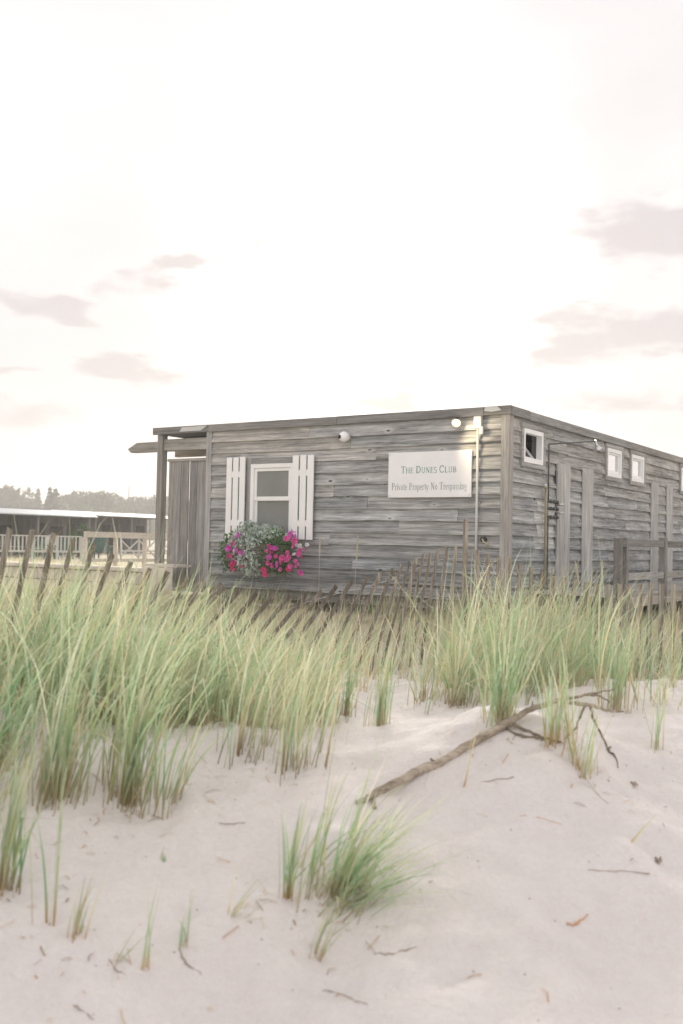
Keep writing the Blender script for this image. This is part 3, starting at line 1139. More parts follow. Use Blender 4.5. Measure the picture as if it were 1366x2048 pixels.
MB().box(.0, .015, -.02, .2, 1.10, 1.36).build('backplate', M['offwhite'], shw)
foot = hthing('foot_wash_pipe', 'tan upright pipe with hooked top beside the outdoor shower', 'pipe', .06, 1.12, -.75)
MB().tube([(.02, 0, 0), (.02, 0, 1.52), (.03, -.015, 1.57), (.04, -.05, 1.60), (.05, -.10, 1.595), (.05, -.12, 1.56)], [.02, .02, .02, .021, .022, .022], 10).build('pipe', M['tanpipe'], foot, True)
MB().ball((.05, -.11, 1.60), .026, 10, 8).build('end_cap', M['steel'], foot, True)

# ------------------------------------------------------------------ deck and railing along the right wall
DK = -.60
deck = hthing('side_deck', 'raised grey plank deck along the side wall of the house', 'deck', 0, 0, -.95)
off = .95
MB().box(1.19, 1.24, .55, 12, DK - .19 + off, DK - .034 + off).build('rim_joist', M['pale'], deck, color=(.72, .72, .72))
MB().box(.06, .1, .55, 12, DK - .19 + off, DK - .034 + off).build('rim_joist', M['trim_y'], deck)
v = .55
while v < 9.0:
    MB().box(.058, 1.27, v, v + .138, DK - .032 + off, DK + off).build('plank', M['trim_x'], deck, color=tone(.85, 1.2))
    v += .144
for y in (.7, 3.3, 6, 8.8):
    MB().box(1.09, 1.185, y, y + .095, -.6, DK - .034 + off).build('pile', M['trim_z'], deck, color=(.6, .6, .58))
rl = hthing('deck_railing', 'grey two-rail wooden railing with paired posts beside the side wall', 'railing', 1.28, 0, -.95)
for (y, top, s) in ((.62, .13, .09), (.86, .14, .09), (2.62, .17, .10), (5.2, .15, .10), (7.8, .14, .1)):
    bevel(MB().box(-.05, .05, y - s / 2, y + s / 2, -.4, top + off).build('post', M['trim_z'], rl, color=tone(.5, .75)), .006)
for y0, y1 in ((.905, 2.565), (2.675, 5.145), (5.255, 7.745)):
    bevel(MB().box(-.02, .03, y0, y1, .03 + off, .125 + off).build('top_rail', M['trim_y'], rl, color=tone(.5, .65)), .005)
    bevel(MB().box(-.02, .03, y0, y1, -.42 + off, -.325 + off).build('lower_rail', M['trim_y'], rl, color=tone(.75, 1.0)), .005)
MB().box(-.045, .045, .66, .82, .02 + off, .1 + off).build('spacer', M['trim_y'], rl, color=(.5, .5, .5))

# ------------------------------------------------------------------ low pale wall below the porch, and a plank step
lw = hthing('low_block_wall', 'low wall of pale rectangular blocks below the porch', 'wall', -8.6, -.35, -1.15)
for r in range(3):
    a = -2.4 - (.2 if r % 2 else 0)
    while a < 2.6:
        w = .44
        if a + w < 2.75:
            o = MB().box(a + .006, a + w - .006, random.uniform(-.008, .004), .22, r * .2, r * .2 + .19).build('block', M['stone'], lw)
            bevel(o, .01)
        a += w
for k in range(5):
    bevel(MB().box(-2.6 + k * 1.05, -2.6 + (k + 1) * 1.05 - .01, -.05, .26, .6, .665).build('cap_stone', M['stone'], lw), .01)
st = hthing('porch_step', 'short pale plank step at the foot of the board screen', 'step', -5.72, -.55, -1.15)
for k in range(4):
    bevel(MB().box(-.30 + k * .165, -.30 + k * .165 + .155, -.02, .0, 0, .70 + random.uniform(-.008, .004)).build('riser_plank', M['pale'], st, color=tone(1.0, 1.15)), .004)
MB().box(-.32, .37, -.005, .4, .705, .745).build('tread', M['pale'], st, color=(1.05, 1.05, 1.05))


# ------------------------------------------------------------------ window box and its plants
def leaf_cloud(mb, pts, size, flat=.5, jitter=1.0):
    for p in pts:
        n = Vector((random.gauss(0, 1), random.gauss(0, 1) - .5, random.gauss(0, 1) * flat + .4)).normalized()
        a = n.orthogonal().normalized()
        a = Matrix.Rotation(random.uniform(0, 6.28), 3, n) @ a
        b = n.cross(a)
        s = size * random.uniform(.6, 1.3)
        p = Vector(p)
        mb.add([p - a * s, p + b * s * .42 + n * s * .12, p + a * s, p - b * s * .42 + n * s * .12], [(0, 1, 2, 3)])


PX = -3.98
bxo = hthing('window_box', 'dark planter box under the shuttered window, mostly hidden by flowers', 'planter', PX, -.12, -.32)
for b in ((-.55, .55, -.19, -.17), (-.55, .55, .03, .05)):
    MB().box(b[0], b[1], b[2], b[3], 0, .26).build('side_panel', M['trim_x'], bxo, color=(.55, .5, .45))
for x in (-.55, .532):
    MB().box(x, x + .018, -.169, .029, 0, .26).build('end_panel', M['trim_x'], bxo, color=(.55, .5, .45))
MB().box(-.53, .53, -.168, .028, .01, .03).build('bottom_panel', M['trim_x'], bxo, color=(.5, .5, .5))
MB().box(-.53, .53, -.168, .028, .031, .23).build('soil', M['soil'], bxo)

dm = hthing('silver_leaved_plant', 'mounded silvery grey-green foliage plant filling the window box', 'plant', PX, -.2, -.1)
mb = MB()
pts = []
for c in ((-.20, 0, .17, .22), (.06, -.02, .13, .20), (-.28, -.05, .0, .20), (-.10, -.08, -.1, .24), (-.05, -.1, -.25, .2), (.30, 0, .17, .15), (.18, -.02, .2, .14), (-.15, 0, .26, .13)):
    for _ in range(260):
        d = Vector((random.gauss(0, 1), random.gauss(0, .75), random.gauss(0, 1))).normalized() * c[3] * random.uniform(.55, 1.08)
        pts.append((c[0] + d.x, c[1] + d.y, c[2] + d.z))
leaf_cloud(mb, pts, .034)
mb.build('foliage', M['silver'], dm)
mb = MB()
for k in range(14):
    mb.tube([(random.uniform(-.1, .1), 0, -.1), (random.uniform(-.3, .3), random.uniform(-.1, .05), random.uniform(0, .2))], [.008, .005], 5)
mb.build('stem', M['petleaf'], dm)


def flower_mesh(mat, seed):
    r2 = random.Random(seed)
    mb = MB()
    n = 10
    vs = [(0, .012, 0)]
    for i in range(n):
        t = 2 * math.pi * i / n
        r = .043 * (1.08 if i % 2 == 0 else .86) * r2.uniform(.92, 1.08)
        vs.append((r * math.cos(t), -.006 + r2.uniform(-.006, .006), r * math.sin(t)))
    vs.append((0, .035, 0))
    fs = [(0, 1 + i, 1 + (i + 1) % n) for i in range(n)]
    mb.add(vs, fs)
    mb.tube([(0, .012, 0), (0, .05, 0)], [.008, .004], 5)
    me = bpy.data.meshes.new('flower')
    me.from_pydata(mb.v, [], mb.f)
    me.materials.append(mat)
    return me


FM = [flower_mesh(M['petal'], 1), flower_mesh(M['petal'], 2), flower_mesh(M['petal_magenta'], 3), flower_mesh(M['petal_deep'], 4)]
FW = flower_mesh(M['petal_white'], 5)


def petunia(label, cx, cz, leaf_pts, flowers, whites=()):
    t = hthing('petunia_plant', label, 'plant', cx, -.22, cz)
    mb = MB()
    leaf_cloud(mb, leaf_pts, .036)
    mb.build('foliage', M['petleaf'], t)
    for k, (x, y, z) in enumerate(list(flowers) + list(whites)):
        white = k >= len(flowers)
        o = bpy.data.objects.new('flower', FW if white else random.choice(FM))
        col.objects.link(o)
        o.parent = t
        o.location = (x, y, z)
        s = random.uniform(.8, 1.25) * (.75 if white else 1)
        o.scale = (s, s, s)
        o.rotation_euler = (random.uniform(-.5, .7), random.uniform(0, 6), random.uniform(-.7, .7))
    return t


def blob(cs, n):
    out = []
    for cx, cy, cz, rx, rz in cs:
        for _ in range(n):
            out.append((cx + random.gauss(0, .5) * rx, cy + random.uniform(-.1, .12), cz + random.gauss(0, .5) * rz))
    return out


# flower places read off the photograph (pixels on the plane just in front of the window box)
def pix_on_box(px, py, out=.36):
    r = ray(px, py)
    o = Vector((0, 0, CAMZ))
    im = house_m.inverted()
    a, b = im @ o, im @ (o + r)
    t = (-out - a.y) / (b.y - a.y)
    q = a + (b - a) * t
    return q


RP, LP = (-3.62, -.15), (-4.55, -.2)
right_fl, left_fl, wh = [], [], []
for x, y in ((665, 420), (640, 490), (690, 500), (720, 480), (755, 455), (910, 325), (1000, 415), (1020, 350), (985, 230), (1025, 295), (920, 515), (935, 575), (1095, 490), (1170, 470), (1075, 535), (1115, 585), (1030, 630), (910, 615), (845, 585), (830, 640), (760, 560), (665, 575), (655, 655), (705, 690), (780, 680), (825, 745), (960, 700), (940, 735), (1050, 690), (1090, 770), (1105, 795), (620, 810), (595, 750), (960, 265), (700, 440)):
    q = pix_on_box(440 + x / 6.83, 1030 + y / 6.83, random.uniform(.36, .42))
    right_fl.append((q.x - RP[0], q.y + .22, q.z - RP[1]))
for x, y in ((120, 450), (105, 465), (205, 480), (240, 485), (290, 525), (150, 555), (130, 560), (185, 640), (210, 660), (160, 680), (305, 690), (255, 270), (185, 300), (180, 380), (195, 670), (175, 735)):
    q = pix_on_box(440 + x / 6.83, 1030 + y / 6.83, random.uniform(.36, .42))
    left_fl.append((q.x - LP[0], q.y + .22, q.z - LP[1]))
for x, y in ((1055, 460), (1090, 420), (1110, 440), (1190, 405), (1045, 410), (1010, 535), (1120, 465)):
    q = pix_on_box(440 + x / 6.83, 1030 + y / 6.83, .38)
    wh.append((q.x - RP[0], q.y + .22, q.z - RP[1]))
petunia('bushy pink petunia with green leaves spilling from the box beneath the shutter near the sign', RP[0], RP[1],
        blob([(-.15, -.02, .1, .2, .16), (.05, -.02, .12, .2, .2), (-.12, -.05, -.1, .2, .2), (.1, -.05, -.12, .22, .2), (.0, -.04, -.02, .25, .25), (.2, -.02, .1, .18, .12), (.15, -.05, -.24, .15, .12)], 130), right_fl, wh)
petunia('small clump of pink petunias trailing beside the silver foliage, under the shutter near the porch', LP[0], LP[1],
        blob([(-.02, 0, .12, .1, .2), (.0, -.03, -.05, .16, .18), (.05, -.03, -.15, .14, .15)], 90), left_fl)

# ------------------------------------------------------------------ grass
GREENS = np.array([(.22, .42, .20), (.29, .50, .25), (.38, .54, .34), (.44, .58, .40), (.17, .36, .18), (.42, .54, .26)])
STRAWS = np.array([(.76, .71, .52), (.70, .65, .46), (.80, .77, .62), (.62, .50, .33), (.72, .60, .38)])
WIND = 0.0


def blades(base, length, az, th0, curv, width, straw, K=7, roots=None, droop=2.0):
    """numpy strips: base (N,3); az lean direction; th0 start tilt; curv extra bend; straw 0..1 colour"""
    n = len(base)
    t = np.linspace(0, 1, K)
    ex = rng.uniform(1.0, 3.4, n)[:, None]
    th = th0[:, None] + curv[:, None] * t[None] ** ex
    kink = (rng.random(n) < .09)[:, None] * (t[None] > rng.uniform(.35, .8, n)[:, None]) * rng.uniform(.6, 1.7, n)[:, None]
    th = th + kink
    ds = length[:, None] / (K - 1)
    hx = np.concatenate([np.zeros((n, 1)), np.cumsum(np.sin(th[:, :-1]) * ds, 1)], 1)
    hz = np.concatenate([np.zeros((n, 1)), np.cumsum(np.cos(th[:, :-1]) * ds, 1)], 1)
    side = rng.uniform(-.14, .14, n)[:, None] * (t[None] ** 2) * length[:, None]
    ca, sa = np.cos(az)[:, None], np.sin(az)[:, None]
    P = np.stack([base[:, 0:1] + hx * ca - side * sa, base[:, 1:2] + hx * sa + side * ca, base[:, 2:3] + hz], -1)
    tw = rng.uniform(0, 2 * np.pi, n)[:, None] + t[None] * rng.uniform(-1.5, 1.5, n)[:, None]
    prof = np.interp(t, [0, .12, .45, .8, 1], [.75, 1, .9, .5, .04])
    W = np.stack([np.cos(tw), np.sin(tw) * .8, .25 * np.sin(tw * 1.7)], -1) * (width[:, None] * prof[None])[..., None] * .5
    co = np.stack([P - W, P + W], 2).reshape(-1, 3)
    i = (np.arange(n)[:, None] * K + np.arange(K - 1)[None]) * 2
    q = np.stack([i, i + 1, i + 3, i + 2], -1).reshape(-1, 4)
    g = GREENS[rng.integers(0, len(GREENS), n)] * rng.uniform(.8, 1.2, (n, 1))
    s = STRAWS[rng.integers(0, len(STRAWS), n)] * rng.uniform(.85, 1.15, (n, 1))
    body = g * (1 - straw[:, None]) + s * straw[:, None]
    root = np.array((.48, .37, .24)) if roots is None else np.array(roots)
    cr = np.interp(t, [0, .10, .30], [.9, .65, 0])[None, :, None]
    ct = np.interp(t, [.5, 1], [0, .75])[None, :, None] * rng.uniform(.2, 1, (n, 1, 1))
    C = body[:, None] * (1 - cr) + root * cr
    C = C * (1 - ct) + s[:, None] * ct
    C = np.repeat(C, 2, axis=1).reshape(-1, 3)
    return co, q, C


def join(parts):
    co, q, C, b = [], [], [], 0
    for a, f, c in parts:
        co.append(a)
        q.append(f + b)
        C.append(c)
        b += len(a)
    return np.concatenate(co), np.concatenate(q), np.concatenate(C)


def clumps(xy, per, hmin, hmax, rad, straw_mean, lean=1.0, width=(.0035, .0075), K=7):
    """clumps of blades at the ground points xy"""
    n = len(xy)
    k = rng.poisson(per, n) + 3
    idx = np.repeat(np.arange(n), k)
    m = len(idx)
    cs = rng.uniform(.45, 1.15, n) * np.interp(683 + FPX * xy[:, 0] / xy[:, 1], [340, 430, 730, 850, 1190, 1240, 1500, 1560], [1, .8, .78, 1, 1, .72, .72, 1])
    cst = np.clip(rng.normal(straw_mean, .18, n), .02, .98)
    r = np.abs(rng.normal(0, rad, m))
    a = rng.uniform(0, 2 * np.pi, m)
    bx, by = xy[idx, 0] + r * np.cos(a), xy[idx, 1] + r * np.sin(a)
    bz = ground(bx, by) - .02
    L = rng.uniform(hmin, hmax, m) * cs[idx]
    # blades splay outward from the clump and are combed over by the wind towards +x
    vx = np.cos(a) * rng.uniform(.1, .9, m) + lean * rng.uniform(.1, 1.3, m) * np.where(rng.random(m) < .16, -.8, 1)
    vy = np.sin(a) * rng.uniform(.1, .9, m) + rng.normal(-.05, .75, m)
    az = np.arctan2(vy, vx)
    th0 = np.abs(rng.normal(.06 + .14 * lean, .18, m))
    cv = np.abs(rng.normal(.95, .7, m)) * (.6 + .5 * lean)
    straw = np.clip(np.where(rng.random(m) < cst[idx], rng.uniform(.65, 1, m), rng.uniform(0, .35, m)), 0, 1)
    w = rng.uniform(width[0], width[1], m)
    return blades(np.stack([bx, by, bz], 1), L, az, th0, cv, w, straw, K)


FRONT = ([-500, 0, 60, 130, 250, 330, 400, 450, 520, 610, 660, 700, 760, 850, 900, 960, 1040, 1120, 1200, 1300, 1366, 1900],
         [3.7, 3.75, 4.15, 4.45, 4.35, 4.5, 4.95, 4.75, 4.6, 4.7, 5.2, 5.9, 6.3, 6.1, 5.6, 5.6, 5.7, 5.9, 5.7, 5.6, 5.5, 5.3])


fence_a = at(20, 1057, 6.0)
fence_n = Vector((at(912, 1093, 9.0).y - fence_a.y, fence_a.x - at(912, 1093, 9.0).x)).normalized() * -1


def scatter(n, ymin, ymax, pmin=-90, pmax=1460, clear=0.0, pw=1.0):
    """random ground points inside the view wedge, behind the front edge of the grass"""
    out = []
    while len(out) < n:
        y = math.sqrt(rng.uniform(ymin ** 2, ymax ** 2))
        p = rng.uniform(pmin, pmax)
        x = (p - 683) / FPX * y
        if y < np.interp(p, *FRONT) + rng.uniform(0, .25) + clear:
            continue
        fl_ = (x - fence_a[0]) * fence_n[0] + (y - fence_a[1]) * fence_n[1]
        if 330 < p < 930 and -.9 < fl_ < .35 and rng.random() < .6:
            continue          # thin along the fence line
        if 1215 < p < 1480 and 5.9 < y < 9.5 and rng.random() < .66:
            continue          # the fence stands clear here
        if vnoise(x * 1.6 + 40, y * 1.6, 21) < rng.uniform(-1.0, .25) * pw:
            continue
        # keep clear of the house and deck
        q = house_m.inverted() @ Vector((x, y, 0))
        if q.y > -.12 and -7.5 < q.x < 1.3:
            continue
        out.append((x, y))
    return np.array(out)


parts = []
left = scatter(185, 3.7, 6.6, -120, 520)
parts.append(clumps(left, 17, .36, .90, .12, .22, 1.5, (.0035, .0125)))
midc = np.array([c for c in scatter(230, 4.5, 8.6, 430, 1000).tolist() if not (640 < 683 + FPX * c[0] / c[1] < 905 and c[1] < 8.2 and rng.random() < .62)])
parts.append(clumps(midc, 11, .30, .76, .11, .56, 1.0, (.0035, .0095)))
rightc = scatter(190, 5.4, 9.0, 880, 1480)
parts.append(clumps(rightc, 13, .34, .95, .10, .32, 1.0, (.0035, .0095)))
parts.append(clumps(scatter(70, 3.7, 6.6, -420, -120), 17, .36, .90, .12, .22, 1.5, (.0035, .0125)))
parts.append(clumps(scatter(90, 5.4, 9.0, 1480, 1850), 13, .34, .95, .10, .32, 1.0, (.0035, .0095)))
for n_, y0, y1, p0, p1, h0, h1, st_ in ((45, 4.2, 6.5, -60, 480, .7, 1.1, .55), (60, 5, 9, 430, 1000, .6, .95, .7), (70, 5.6, 9, 880, 1460, .7, 1.05, .6)):
    parts.append(clumps(scatter(n_, y0, y1, p0, p1), 3, h0, h1, .12, st_, .5, (.003, .006)))
co, q, C = join(parts)
g = np_mesh('dune_grass', co, q, M['grass'], colors=C)
tag(g, 'thick wind-combed green and straw beach grass covering the dune crest', 'grass', kind='stuff')

parts = []
behind = scatter(560, 8.0, 15.5, -120, 1480, pw=.4)
parts.append(clumps(behind, 14, .30, .66, .09, .74, .7, (.003, .007), 6))
far_l = scatter(420, 9, 30, -150, 330, pw=.4)
parts.append(clumps(far_l, 15, .3, .55, .15, .88, .6, (.006, .013), 5))
co, q, C = join(parts)
g = np_mesh('dry_grass', co, q, M['grass'], colors=C)
tag(g, 'thin straw-coloured dry grass between the slat fence and the house', 'grass', kind='stuff')


# ---- tufts that stand apart
def tuft(label, px, py, n, L, th, cv, az=(0, .6), rad=.03, straw=.25, w=(.0045, .0085), roots=None, name='grass_tuft', group=None, p=None):
    p = ghit(px, py) if p is None else p
    r = np.abs(rng.normal(0, rad, n))
    a = rng.uniform(0, 2 * np.pi, n)
    b = np.stack([r * np.cos(a), r * np.sin(a), np.zeros(n)], 1)
    b[:, 2] = ground(p.x + b[:, 0], p.y + b[:, 1]) - p.z - .02
    st = np.where(rng.random(n) < straw, rng.uniform(.6, 1, n), rng.uniform(0, .4, n))
    co, q, C = blades(b, rng.uniform(L[0], L[1], n), rng.normal(az[0], az[1], n), np.abs(rng.normal(th[0], th[1], n)), np.abs(rng.normal(cv[0], cv[1], n)), rng.uniform(w[0], w[1], n), st, 8, roots)
    o = np_mesh(name, co, q, M['grass'], colors=C)
    o.location = p
    return tag(o, label, 'grass tuft', group or 'separate grass tufts on the sand')


OR = (.55, .30, .15)
tuft('slim upright green tuft alone on bare sand beyond the thick half of the fallen branch', 758, 1452, 46, (.30, .52), (.08, .06), (.25, .2), rad=.035, straw=.25, roots=(.5, .42, .28))
tuft('dense vivid green tuft growing where the fallen branch rests on the sand mound', 1000, 1438, 90, (.32, .62), (.22, .2), (.45, .3), (0, 1.6), .05, .18)
tuft('green tuft with orange stem bases under the arched middle of the fallen branch', 1108, 1488, 44, (.30, .52), (.12, .1), (.3, .2), (.2, 1.5), .055, .2, roots=OR)
tuft('small tuft with a shaggy straw base below the forked end of the branch', 1160, 1542, 30, (.14, .42), (.14, .12), (.3, .2), (.2, 1.4), .035, .45, roots=(.55, .38, .2))
tuft('thin sparse tuft standing on open sand to the far side of the hanging twig', 1312, 1500, 16, (.25, .48), (.14, .1), (.3, .2), (.3, 1.2), .03, .3)
tuft('big bushy tuft sprawling sideways on the lower sand slope below the branch', 665, 1795, 190, (.28, .6), (.72, .34), (.6, .35), (.12, .5), .075, .26, w=(.005, .010))
tuft('small slanting sprout rooted just downslope of the big sprawling tuft', 628, 1918, 12, (.14, .27), (.35, .15), (.4, .2), (.1, .6), .015, .4, roots=OR)
tuft('narrow upright yellow-green tuft close beside the big sprawling tuft', 575, 1796, 26, (.24, .45), (.12, .08), (.2, .15), (0, .9), .02, .35, roots=(.5, .28, .15))
tuft('thin pale sprout with several bent straw shoots on the lower slope', 458, 1832, 12, (.12, .24), (.7, .3), (.4, .2), (.1, .5), .015, .7, roots=(.42, .28, .17))
tuft('single slanting sprout with a dark curled root at its foot', 222, 1930, 5, (.15, .24), (.6, .1), (.2, .1), (.1, .2), .01, .5, roots=OR)
tuft('faint upright pair of pale shoots between the slanting sprouts', 290, 1940, 4, (.2, .32), (.1, .05), (.15, .1), (0, .6), .012, .4, roots=OR)
tuft('short upright sprout beside a dark scrap of driftwood', 366, 1900, 8, (.12, .26), (.1, .08), (.2, .1), (.2, 1), .012, .45, roots=OR)
tuft('little pair of orange-based shoots low on the open slope', 150, 1872, 14, (.14, .27), (.14, .08), (.25, .1), (0, .8), .03, .4, roots=(.5, .24, .12), w=(.005, .009))
tuft('tall thin green stem rising from low open sand', 98, 1850, 7, (.26, .6), (.06, .04), (.2, .1), (.2, .8), .02, .2, roots=OR)
tuft('stout bright green tuft with brown stem bases low on the slope', 6, 1782, 36, (.3, .62), (.1, .08), (.35, .2), (0, .8), .03, .15, w=(.006, .011), roots=(.36, .2, .1))
tuft('large deep green clump with brown leaning stems at the near edge of the grass', 255, 1605, 110, (.45, .92), (.14, .12), (.8, .35), (0, .7), .075, .2, w=(.005, .01), roots=(.38, .28, .16))
tuft('large mixed green and straw clump beside the deep green one', 110, 1600, 95, (.45, .9), (.16, .12), (.8, .35), (0, .7), .08, .35, w=(.005, .01), roots=(.4, .3, .18))
tuft('clump of thin dark reddish stems with arching straw blades on the sand edge', 478, 1512, 34, (.4, .7), (.12, .1), (.8, .3), (0, .6), .07, .45, roots=(.22, .12, .08))
tuft('clump of loose upright stems with red-brown feet beside the bare sand hollow', 592, 1540, 46, (.4, .7), (.12, .1), (.7, .3), (0, .7), .09, .42, roots=(.26, .15, .09))
tuft('small isolated clump with red-brown feet next to the sandy gap in the grass', 690, 1432, 26, (.34, .58), (.12, .1), (.6, .3), (0, .8), .045, .4, roots=(.28, .15, .09))
tuft('small brown-footed clump at the back of the sandy gap', 845, 1402, 34, (.32, .55), (.2, .15), (.6, .3), (.2, 1.3), .05, .45, roots=(.3, .19, .11))
tuft('low dry clump with twiggy brown feet beside the vivid green tuft', 915, 1412, 46, (.3, .56), (.25, .2), (.6, .3), (.2, 1.6), .07, .5, roots=(.3, .19, .11))
tuft('tiny green seedling alone on the pale slope', 325, 1722, 5, (.04, .09), (.3, .2), (.4, .2), (0, 1.6), .01, .2)
tuft('few thin pale shoots rising from the sand below the large clumps', 325, 1640, 6, (.25, .5), (.1, .06), (.3, .2), (0, .7), .03, .3, roots=OR)
tuft('thin straggling stems leaning out over the sand from the edge of the large clump', 345, 1610, 16, (.3, .55), (.3, .15), (.6, .3), (.1, .6), .06, .4, roots=(.4, .25, .14))
tuft('single golden straw blade slanting from open sand', 1258, 1682, 2, (.15, .19), (.7, .05), (.1, .05), (.1, .1), .004, 1.0, roots=(.6, .4, .15))
tuft('wispy pale stalk standing on the bare sand mound below the branch', 922, 1578, 3, (.22, .36), (.2, .05), (.1, .1), (.4, .3), .008, .8, roots=OR)
tuft('leggy green tuft at the grass edge behind the hanging twig', 1232, 1420, 60, (.4, .75), (.15, .1), (.6, .3), (.1, 1.0), .06, .3)

# tall seed stalks
for px, d, yt, lean, lab in ((716, 8.2, 1068, .04, 'tall straw seed stalk standing against the house wall below the sign'),
                             (1150, 7.0, 1120, -.18, 'tan seed head leaning back above the grass in front of the side wall'),
                             (1205, 7.0, 1118, .03, 'upright tan seed head in front of the railing posts'),
                             (640, 9.6, 1068, .0, 'slender pale seed stalk in front of the shuttered window wall')):
    top = at(px, yt, d)
    h = top.z - gz(top.x, top.y)
    bp = Vector((top.x - lean * h, top.y, gz(top.x, top.y)))
    t = thing('seed_stalk', lab, 'grass stalk', bp, 0, 'seed stalks above the grass')
    MB().tube([(0, 0, -.03), (lean * h * .45, 0, h * .5), (lean * h * .8, 0, h * .8)], [.003, .0025, .002], 5).build('stem', M['tanpipe'], t)
    MB().tube([(lean * h * .8, 0, h * .8), (lean * h * .87, 0, h * .87), (lean * h * .95, 0, h * .95), (lean * h, 0, h)], [.003, .008, .007, .001], 6).build('seed_head', M['dryleaf'] if 'never' in lab else M['tanpipe'], t)

# ------------------------------------------------------------------ slat fence
fp0, fp1 = at(20, 1057, 6.0), at(912, 1093, 9.0)
fdir = Vector((fp1.x - fp0.x, fp1.y - fp0.y, 0)).normalized()
fnrm = Vector((-fdir.y, fdir.x, 0))
fbase = Vector((fp0.x, fp0.y, gz(fp0.x, fp0.y)))
fence = thing('slat_fence', 'sagging weathered slat-and-wire sand fence leaning over in its middle', 'fence', fbase)
FX = [-66, -22, 20, 65, 108, 147, 187, 225, 262, 300, 336, 375, 408, 443, 478, 513, 547, 580, 612, 643, 673, 703, 735, 762, 786, 803, 818, 832, 847, 862, 876, 893, 912]
FY = ([-80, 20, 65, 108, 147, 187, 225, 262, 300, 336, 375, 408, 443, 478, 515, 547, 580, 612, 650, 690, 722, 762, 788, 803, 818, 832, 847, 862, 876, 893, 912],
      [1052, 1057, 1060, 1066, 1078, 1088, 1108, 1124, 1137, 1143, 1153, 1162, 1167, 1180, 1186, 1190, 1190, 1188, 1180, 1166, 1158, 1145, 1137, 1130, 1124, 1117, 1109, 1105, 1098, 1094, 1093])
FA = ([-80, 20, 187, 225, 300, 375, 430, 478, 560, 660, 703, 762, 803, 850, 893, 912], [6, 8, 12, 18, 22, 28, 36, 41, 42, 41, 36, 26, 19, 13, 8, 4])


def slat(px, py, ang, base_p, dirv, nrm, L=1.12, w=.034):
    r = ray(px, py)
    d = (base_p.x * nrm.x + base_p.y * nrm.y) / (r.x * nrm.x + r.y * nrm.y)
    top = Vector((r.x * d, r.y * d, r.z * d + CAMZ))
    a = R(ang)
    ax = (dirv * math.sin(a) + Vector((0, 0, 1)) * math.cos(a)).normalized()
    bot = top - ax * L
    sd = ax.cross(nrm).normalized()
    mb = MB()
    tw = random.uniform(-.25, .25)
    n2 = (nrm * math.cos(tw) + sd * math.sin(tw)).normalized()
    s2 = n2.cross(ax).normalized()
    vs = []
    nseg = 5
    bow = random.uniform(-.008, .008)
    for i in range(nseg + 1):
        t = i / nseg
        c = bot + (top - bot) * t + sd * (bow * math.sin(math.pi * t)) - fbase
        ww = w * random.uniform(.92, 1.05) / 2
        tilt = (random.uniform(-.006, .006) if i == nseg else 0)
        for u, v_ in ((-1, -1), (1, -1), (1, 1), (-1, 1)):
            vs.append(c + s2 * (ww * u) + n2 * (.0055 * v_) + ax * (tilt * u))
    fs = []
    for i in range(nseg):
        for k in range(4):
            fs.append((i * 4 + k, i * 4 + (k + 1) % 4, i * 4 + 4 + (k + 1) % 4, i * 4 + 4 + k))
    fs += [(3, 2, 1, 0), tuple(nseg * 4 + k for k in range(4))]
    mb.add(vs, fs)
    return mb, top - fbase, ax


tops = []
for px in FX:
    py = float(np.interp(px, *FY))
    mb, tp_, ax = slat(px, py, math.degrees(math.atan(math.tan(R(float(np.interp(px, *FA)))) / .85)) + random.uniform(-1.5, 1.5), fp0, fdir, fnrm)
    dk = np.interp(px, [0, 250, 700, 900], [1.4, 1.05, .9, 1.6]) * random.uniform(.85, 1.2)  # shadow on the middle slats is put into their colour
    mb.build('slat', M['slat'], fence, color=(dk, dk, dk * .97))
    tops.append((tp_, ax))
# beyond the tall post the fence turns and runs off to the right
gp0, gp1 = at(940, 1095, 9.0), at(1380, 1166, 8.0)
gdir = Vector((gp1.x - gp0.x, gp1.y - gp0.y, 0)).normalized()
gnrm = Vector((-gdir.y, gdir.x, 0))
GY = ([940, 955, 978, 1005, 1050, 1100, 1180, 1260, 1290, 1400], [1094, 1098, 1107, 1112, 1130, 1150, 1165, 1170, 1167, 1167])
px = 955
tops2 = []
while px < 1400:
    py = float(np.interp(px, *GY)) + random.uniform(-2, 2)
    mb, tp_, ax = slat(px, py, random.uniform(-1.5, 3), gp0, gdir, gnrm, 1.0, .038)
    dk = random.uniform(1.35, 1.9)
    mb.build('slat', M['slat'], fence, color=(dk, dk, dk * .97))
    tops2.append((tp_, ax))
    px += random.uniform(20, 23)
for t in (.12, .5, .85):
    for tt in (tops, tops2):
        pts = []
        for tp_, ax in tt:
            p = tp_ - ax * (t * .9)
            pts.append(p)
        MB().tube(pts, .0017, 4).build('wire', M['steel'], fence)
pt = at(931, 1038, 9.03)
bz = gz(pt.x, pt.y) - .3
bevel(MB().box(pt.x - fbase.x - .02, pt.x - fbase.x + .024, pt.y - fbase.y - .02, pt.y - fbase.y + .02, bz - fbase.z, pt.z - fbase.z).build('post', M['slat'], fence, color=(1.8, 1.8, 1.75)), .004)

# ------------------------------------------------------------------ fallen branch
def curve_pts(pts, rad, sub=6):
    """Catmull-Rom through world points"""
    out, ro = [], []
    P = [pts[0]] + pts + [pts[-1]]
    for i in range(1, len(P) - 2):
        for k in range(sub):
            t = k / sub
            a, b, c, d = P[i - 1], P[i], P[i + 1], P[i + 2]
            out.append(.5 * ((2 * b) + (c - a) * t + (2 * a - 5 * b + 4 * c - d) * t * t + (3 * b - a - 3 * c + d) * t ** 3))
            ro.append(rad[i - 1] + (rad[i] - rad[i - 1]) * t)
    out.append(pts[-1])
    ro.append(rad[-1])
    return out, ro


b0 = ghit(720, 1604)


def on_ground(px, py, lift):
    p = ghit(px, py)
    return p + Vector((0, 0, lift))


